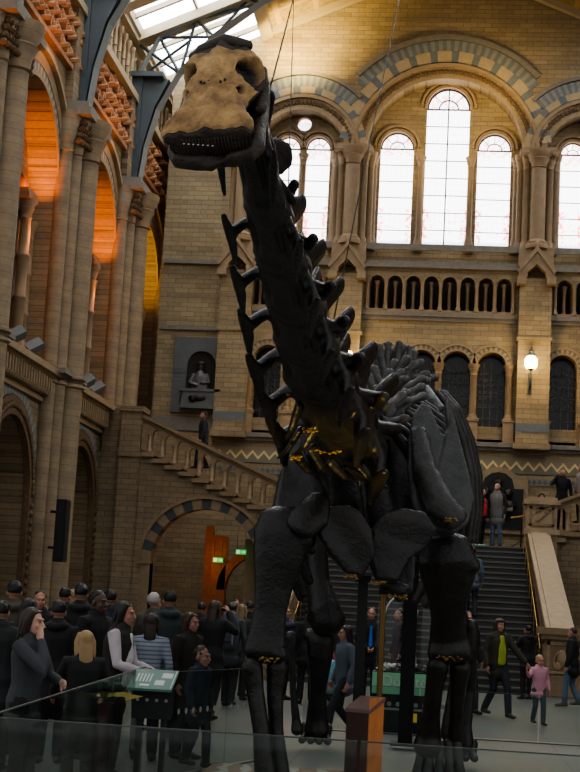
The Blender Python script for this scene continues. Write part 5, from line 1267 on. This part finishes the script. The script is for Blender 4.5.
yl = empty('yellow_notice', (0,0,0)); tag(yl, 'small yellow notice stuck beside the foot of the steel column', 'notice')
P = at(413, 718, Y=19.4); yl.location = P; g = MB(); g.box(-.05, .05, -.004, .004, -.055, .055); g.build('notice_card', plain('notice_yellow', (.75,.55,.08), .6), yl)
# yellow arrow tape and dark red bin seen through the left glass
m_yel = plain('yellow_tape', (.4,.34,.09), .6)
for i, (px, py, s_, lb) in enumerate([(120, 695, 1.0, 'pale yellow arrow sticker, the left of two on the left glass'), (132, 697, .8, 'small yellow triangle sticker right of the arrow on the glass')]):
    P = at(px, py, Y=11.6); ar = empty('yellow_sticker', P); tag(ar, lb, 'sticker'); g = MB()
    if i == 0: g.prism([(-.09,-.015), (.02,-.01), (.05,-.02), (.08,.02), (-.03,.02), (-.05,.008), (-.09,.008)], -.003, .003)
    else: g.prism([(-.05,-.03), (.09,.01), (-.02,.02), (-.05,.03)], -.003, .003)
    g.build('sticker_face', m_yel, ar)
P = at(104, 715, Y=13.2); rb = empty('red_bin', (P.x, 13.2, 0)); tag(rb, 'small dark red box on the floor behind the left glass', 'box')
g = MB(); g.box(-.07, .07, -.06, .06, 0, P.z+.08); g.box(-.08, .08, -.07, .07, P.z+.08, P.z+.11); g.build('bin_body', plain('dark_red', (.05,.012,.012), .5), rb)
# slatted bench low in the left corner
P = at(75, 772, Y=9.6); bn = empty('slatted_bench', (P.x+.1, 9.7, 0), .35); tag(bn, 'low brown slatted wooden bench seen dimly through the left glass', 'bench')
for j in range(5):
    g = MB(); g.box(-.38, .42, -.2+j*.09, -.2+j*.09+.06, .36, .40); g.build('slat', m_wood, bn)
for x in (-.34, .34):
    g = MB(); g.box(x-.03, x+.03, -.19, .23, .30, .36); g.box(x-.03, x+.03, -.19, -.13, 0, .3); g.box(x-.03, x+.03, .17, .23, 0, .3); g.build('bench_frame', m_wood, bn)
# teal bag
P = at(329, 676, Y=24.2); tb = empty('teal_bag', (P.x, 24.2, at(331, 690, Y=24.2).z)); tag(tb, 'large teal patterned shopping bag with a red top held behind the left hind leg', 'bag')
g = MB(); g.loft([(0,0,0), (0,0,.2), (0,0,.42)], [(.14,.07), (.15,.08), (.13,.06)], 12, side=(1,0,0), power=4); g.build('bag_body', plain('teal_pattern', (.12,.30,.34), .6, var=.6, scale=22), tb, 40)
g = MB(); g.loft([(-.08,0,.4), (-.05,0,.6), (.05,0,.6), (.08,0,.4)], [.01]*4, 6); g.build('bag_handle', plain('bag_red', (.45,.04,.06), .6), tb, 60)
# backpack
q = p9[0].location; rr = p9[0].rotation_euler.z
bk = empty('backpack', (q.x+.0, q.y-.22, 1.0)); tag(bk, 'grey-blue backpack with pale straps on the back of the visitor by the skeleton leg', 'backpack'); bk.rotation_euler = (0,0,0)
g = MB(); g.loft([(0,0,-.02), (0,-.03,.2), (0,0,.42)], [(.15,.08), (.16,.11), (.12,.07)], 14, side=(1,0,0), power=3); g.build('pack_body', plain('pack_grey', (.07,.08,.10), .7, var=.3), bk, 60)
g = MB(); g.box(-.09, .09, -.135, -.1, .03, .2); g.build('front_pocket', plain('pack_pocket', (.05,.055,.07), .7), bk)
g = MB()
for x in (-.07, .07): g.box(x-.012, x+.012, -.15, -.12, -.02, .3)
g.build('strap', plain('pack_strap', (.2,.21,.22), .7), bk)
def hand_at(p, s, off=(0,-.05,.0)):   # world point just past a wrist
    return p
# camera held by the photographer
q = p8[2]((0.02,-.30,1.63)); cmr = empty('compact_camera', q, p8[0].rotation_euler.z); tag(cmr, 'small dark compact camera held up by the long-haired woman', 'camera')
g = MB(); g.box(-.05, .05, -.012, .012, -.03, .03); g.build('camera_body', m_black, cmr); g = MB(lambda x, y, z: (x, -z, y)); g.lathe((0,0,.012), [(.02,0), (.018,.02)], 12); g.build('lens', m_steel, cmr, 60)
q = p32[2]((-.05,-.5,1.24)); lf = empty('paper_leaflet', q, p32[0].rotation_euler.z); tag(lf, 'white folded leaflet held by the hooded visitor near the newel', 'leaflet')
g = MB(lambda x, y, z: (x, y, z+abs(x)*.3+y*.4)); g.box(-.2, 0, -.12, .12, 0, .004); g.box(0, .2, -.12, .12, 0, .004); g.build('paper', plain('paper_white', (.75,.75,.8), .7), lf)
q = p27[2]((0,-.155,1.22)); ti = empty('blue_tie', q, p27[0].rotation_euler.z, ); tag(ti, 'bright blue tie worn by the man in the dark suit', 'tie')
g = MB(); g.prism([(-.02,.18), (.02,.18), (.018,.13), (.035,-.16), (0,-.2), (-.035,-.16), (-.018,.13)], -.02, -.012); g.build('tie_fabric', plain('tie_blue', (.03,.16,.6), .5), ti)
# wall speaker on the first pier
A = at(66, 500, X=-9.05); B = at(62, 562, X=-9.05); spk = empty('column_speaker', (-9.1, A.y, B.z)); tag(spk, 'tall narrow black column loudspeaker hung on the left wall pier', 'speaker')
hgt = A.z-B.z; g = MB(); g.box(-.12, .12, -.2, .2, 0, hgt); g.build('cabinet', m_black, spk)
g = MB(); g.box(.12, .13, -.18, .18, .04, hgt-.04); g.box(-.18, .18, -.205, -.2, .04, hgt-.04) if False else g.box(-.1, .1, -.21, -.2, .04, hgt-.04); g.build('grille', plain('speaker_grille', (.02,.02,.021), .8), spk)
g = MB(); g.box(-.3, -.12, -.04, .04, hgt*.2, hgt*.24); g.box(-.3, -.12, -.04, .04, hgt*.78, hgt*.82); g.build('bracket', m_steel, spk)
# lanterns on the back wall piers
m_lamp = plain('lamp_glow', (1.0,.72,.28), .5, var=0, emit=9)
def lantern(px, py, label):
    P = at(px, py, Y=YB-.75); rt = empty('wall_lantern', (P.x, P.y, P.z)); tag(rt, label, 'lantern', )
    g = MB(); g.lathe((0,0,-.22), [(.14,0), (.2,.1), (.2,.3), (.12,.42)], 8); g.build('glass_body', m_lamp, rt)
    g = MB()
    for k in range(8):
        a = 2*PI*k/8; pts = [(.142*math.cos(a), .142*math.sin(a), -.22), (.202*math.cos(a), .202*math.sin(a), -.12), (.202*math.cos(a), .202*math.sin(a), .08), (.125*math.cos(a), .125*math.sin(a), .2)]; g.loft(pts, [.012]*4, 4)
    g.build('cage', m_iron, rt)
    g = MB(); g.lathe((0,0,.19), [(.15,0), (.13,.04), (.08,.1), (.09,.14), (.03,.2), (.01,.3)], 10); g.lathe((0,0,-.3), [(.02,0), (.06,.04), (.12,.08)], 10)
    g.build('crown', m_iron, rt, 50)
    g = MB(); g.loft([(0,0,-.25), (0,0,-.55), (0,.1,-.75), (0,.3,-.8)], [.025,.025,.03,.03], 8); g.loft([(0,0,-.35), (0,.15,-.45), (0,.32,-.4)], [.02]*3, 6); g.box(-.06, .06, .3, .34, -.95, -.3)
    g.build('bracket', m_iron, rt, 60)
    lamp('lantern_light', 'POINT', (P.x, P.y-.35, P.z), 45, (1,.68,.28), .2)
def lamp(name, kind, loc, energy, col, size=.3, rot=None, spot=None, sy=None):
    l = bpy.data.lights.new(name, kind); l.energy = energy; l.color = col
    if kind == 'SPOT': l.spot_size = spot; l.spot_blend = .6
    if kind == 'AREA': l.size = size
    else: l.shadow_soft_size = size
    o = bpy.data.objects.new(name, l); COL.objects.link(o); o.location = loc
    if rot is not None: o.rotation_euler = Vector(rot).to_track_quat('-Z', 'Y').to_euler()
    return o
lantern(531, 362, 'glowing eight-sided lantern on the bare pier right of the arcade')
lantern(347, 357, 'glowing eight-sided lantern mostly hidden behind the skeleton neck')
# exit signs in the arch
m_exit = plain('exit_green', (.05,.5,.12), .5, var=0, emit=.45); m_exw = plain('exit_white', (.5,.85,.5), .5, var=0, emit=.4)
for px, py, Y, lb in ((218, 560, 44.6, 'green lit exit sign hanging in the striped arch, the lower left one'), (241, 552, 43.6, 'green lit exit sign near the right side of the striped arch')):
    P = at(px, py, Y=Y); ex = empty('exit_sign', P); tag(ex, lb, 'sign')
    g = MB(); g.box(-.15, .15, -.03, .03, -.07, .07); g.build('sign_box', m_exit, ex)
    g = MB(); g.box(-.13, -.03, -.034, -.03, -.05, .05); g.prism([(.02,-.012), (.08,-.012), (.08,-.04), (.14,0), (.08,.04), (.08,.012), (.02,.012)], -.034, -.03); g.build('pictogram', m_exw, ex)
    g = MB(); g.loft([(-.12,0,.08), (-.12,0,.6)], [.006]*2, 5); g.loft([(.12,0,.08), (.12,0,.6)], [.006]*2, 5); g.build('hanger', m_steel, ex)
# floodlights on the left gallery ledge
for i, (px, py, lb) in enumerate([(15, 357, 'small lit floodlight on the left gallery ledge nearest the camera'), (33, 368, 'grey box floodlight on the left gallery ledge beside the pier'), (87, 389, 'pale grey floodlight tipped up on the gallery ledge after the first pier'), (97, 398, 'second pale grey floodlight further along the same gallery ledge')]):
    P = at(px, py, X=-9.75); fl = empty('floodlight', (P.x, P.y, 7.08)); tag(fl, lb, 'floodlight')
    g = MB(lambda x, y, z: (x, y, z)); z = max(.15, P.z-7.08)
    g.loft([(-.14,-.22,.12), (.1,.12,.36)], [(.17,.14)]*2, 4, side=(0,0,1), cap=False); g.build('housing', m_slate, fl)
    g = MB(); g.box(-.12, .12, -.16, .16, 0, .03); g.box(-.1, -.08, -.1, .1, 0, .2); g.build('yoke', m_steel, fl)
# bronze busts beside the plaque
for px, py, lb in ((486, 494, 'dark bronze bust at the left of the memorial plaque'), (508, 495, 'dark bronze bust at the right of the memorial plaque')):
    P = at(px, py, Y=46.6); b_ = empty('bronze_bust', (P.x, 46.55, P.z-.35)); tag(b_, lb, 'bust')
    g = MB(); g.ball((0,0,.36), (.15,.17,.2), 14, 10); g.loft([(0,0,.0), (0,0,.1), (0,0,.2)], [(.3,.14), (.22,.12), (.08,.08)], 12, side=(1,0,0)); g.ball((0,-.16,.34), (.025,.04,.04)); g.build('bust_figure', m_bronze, b_, vox=.02, smo=2)
    g = MB(); g.box(-.15, .15, -.12, .4, -.15, .0); g.build('bust_bracket', m_stone_grey, b_)
# ------------------------------------------------------------------ light
w = bpy.data.worlds.new('world'); scene.world = w; w.use_nodes = True
w.node_tree.nodes['Background'].inputs[0].default_value = (.78,.79,.80,1); w.node_tree.nodes['Background'].inputs[1].default_value = .42
def lamp(name, kind, loc, energy, col, size=.3, rot=None, spot=None, sy=None):
    l = bpy.data.lights.new(name, kind); l.energy = energy; l.color = col
    if kind == 'AREA':
        l.size = size
        if sy: l.shape = 'RECTANGLE'; l.size_y = sy
    elif kind == 'SPOT': l.spot_size = spot; l.spot_blend = 1.0; l.shadow_soft_size = size
    else: l.shadow_soft_size = size
    o = bpy.data.objects.new(name, l); COL.objects.link(o); o.location = loc
    if rot is not None: o.rotation_euler = Vector(rot).to_track_quat('-Z', 'Y').to_euler()
    return o
for b in BAYS[1:]:
    if b > 45:
        lamp('gallery_uplight', 'SPOT', (-10.45, b+.9, 9.6), 330, (1,.58,.12), .1, (.0,.14,1), 1.3); continue
    c = (1, .26, .025)
    lamp('gallery_uplight', 'SPOT', (-10.35, b+1.75, 10.6), 260, c, .08, (.03,.12,1), 1.1)
    lamp('gallery_uplight', 'SPOT', (-10.35, b-1.75, 10.6), 90, c, .08, (.03,-.12,1), 1.25)
    lamp('gallery_glow', 'POINT', (-12.2, b, 11.8), 25, (1,.36,.07), .15)
    lamp('gallery_glow', 'POINT', (-9.75, b+.1, 9.9), 9, (1,.32,.08), .1)
    lamp('frieze_wash', 'SPOT', (-8.7, b, 13.6), 55, (1,.42,.14), .15, (-.7,0,1), 1.7)
lamp('gable_wash', 'SPOT', (-5.6, 45.2, 18.6), 800, (1,.72,.25), .3, (.12,.6,.55), 1.9)
lamp('gable_wash', 'SPOT', (1.2, 45.0, 17.6), 70, (1,.68,.25), .3, (-.1,.7,.5), 2.2)
lamp('gable_wash', 'SPOT', (XC, 44.5, 15.6), 200, (1,.72,.3), .3, (0,.8,.5), 2.0)
lamp('passage_glow', 'POINT', (-6.9, 44.0, 2.9), 7, (1,.36,.1), .3)

scene.view_settings.view_transform = 'AgX'; scene.view_settings.look = 'AgX - Medium High Contrast'; scene.view_settings.exposure = 1.0; scene.cycles.transparent_max_bounces = 40

lamp('skeleton_uplight', 'SPOT', (-1.0, 10.6, .5), 170, (1,.72,.22), .1, (.1,.42,1.0), .75)
lamp('skeleton_uplight', 'SPOT', (-.2, 11.0, .5), 130, (1,.72,.22), .1, (-.05,.5,1.0), .7)
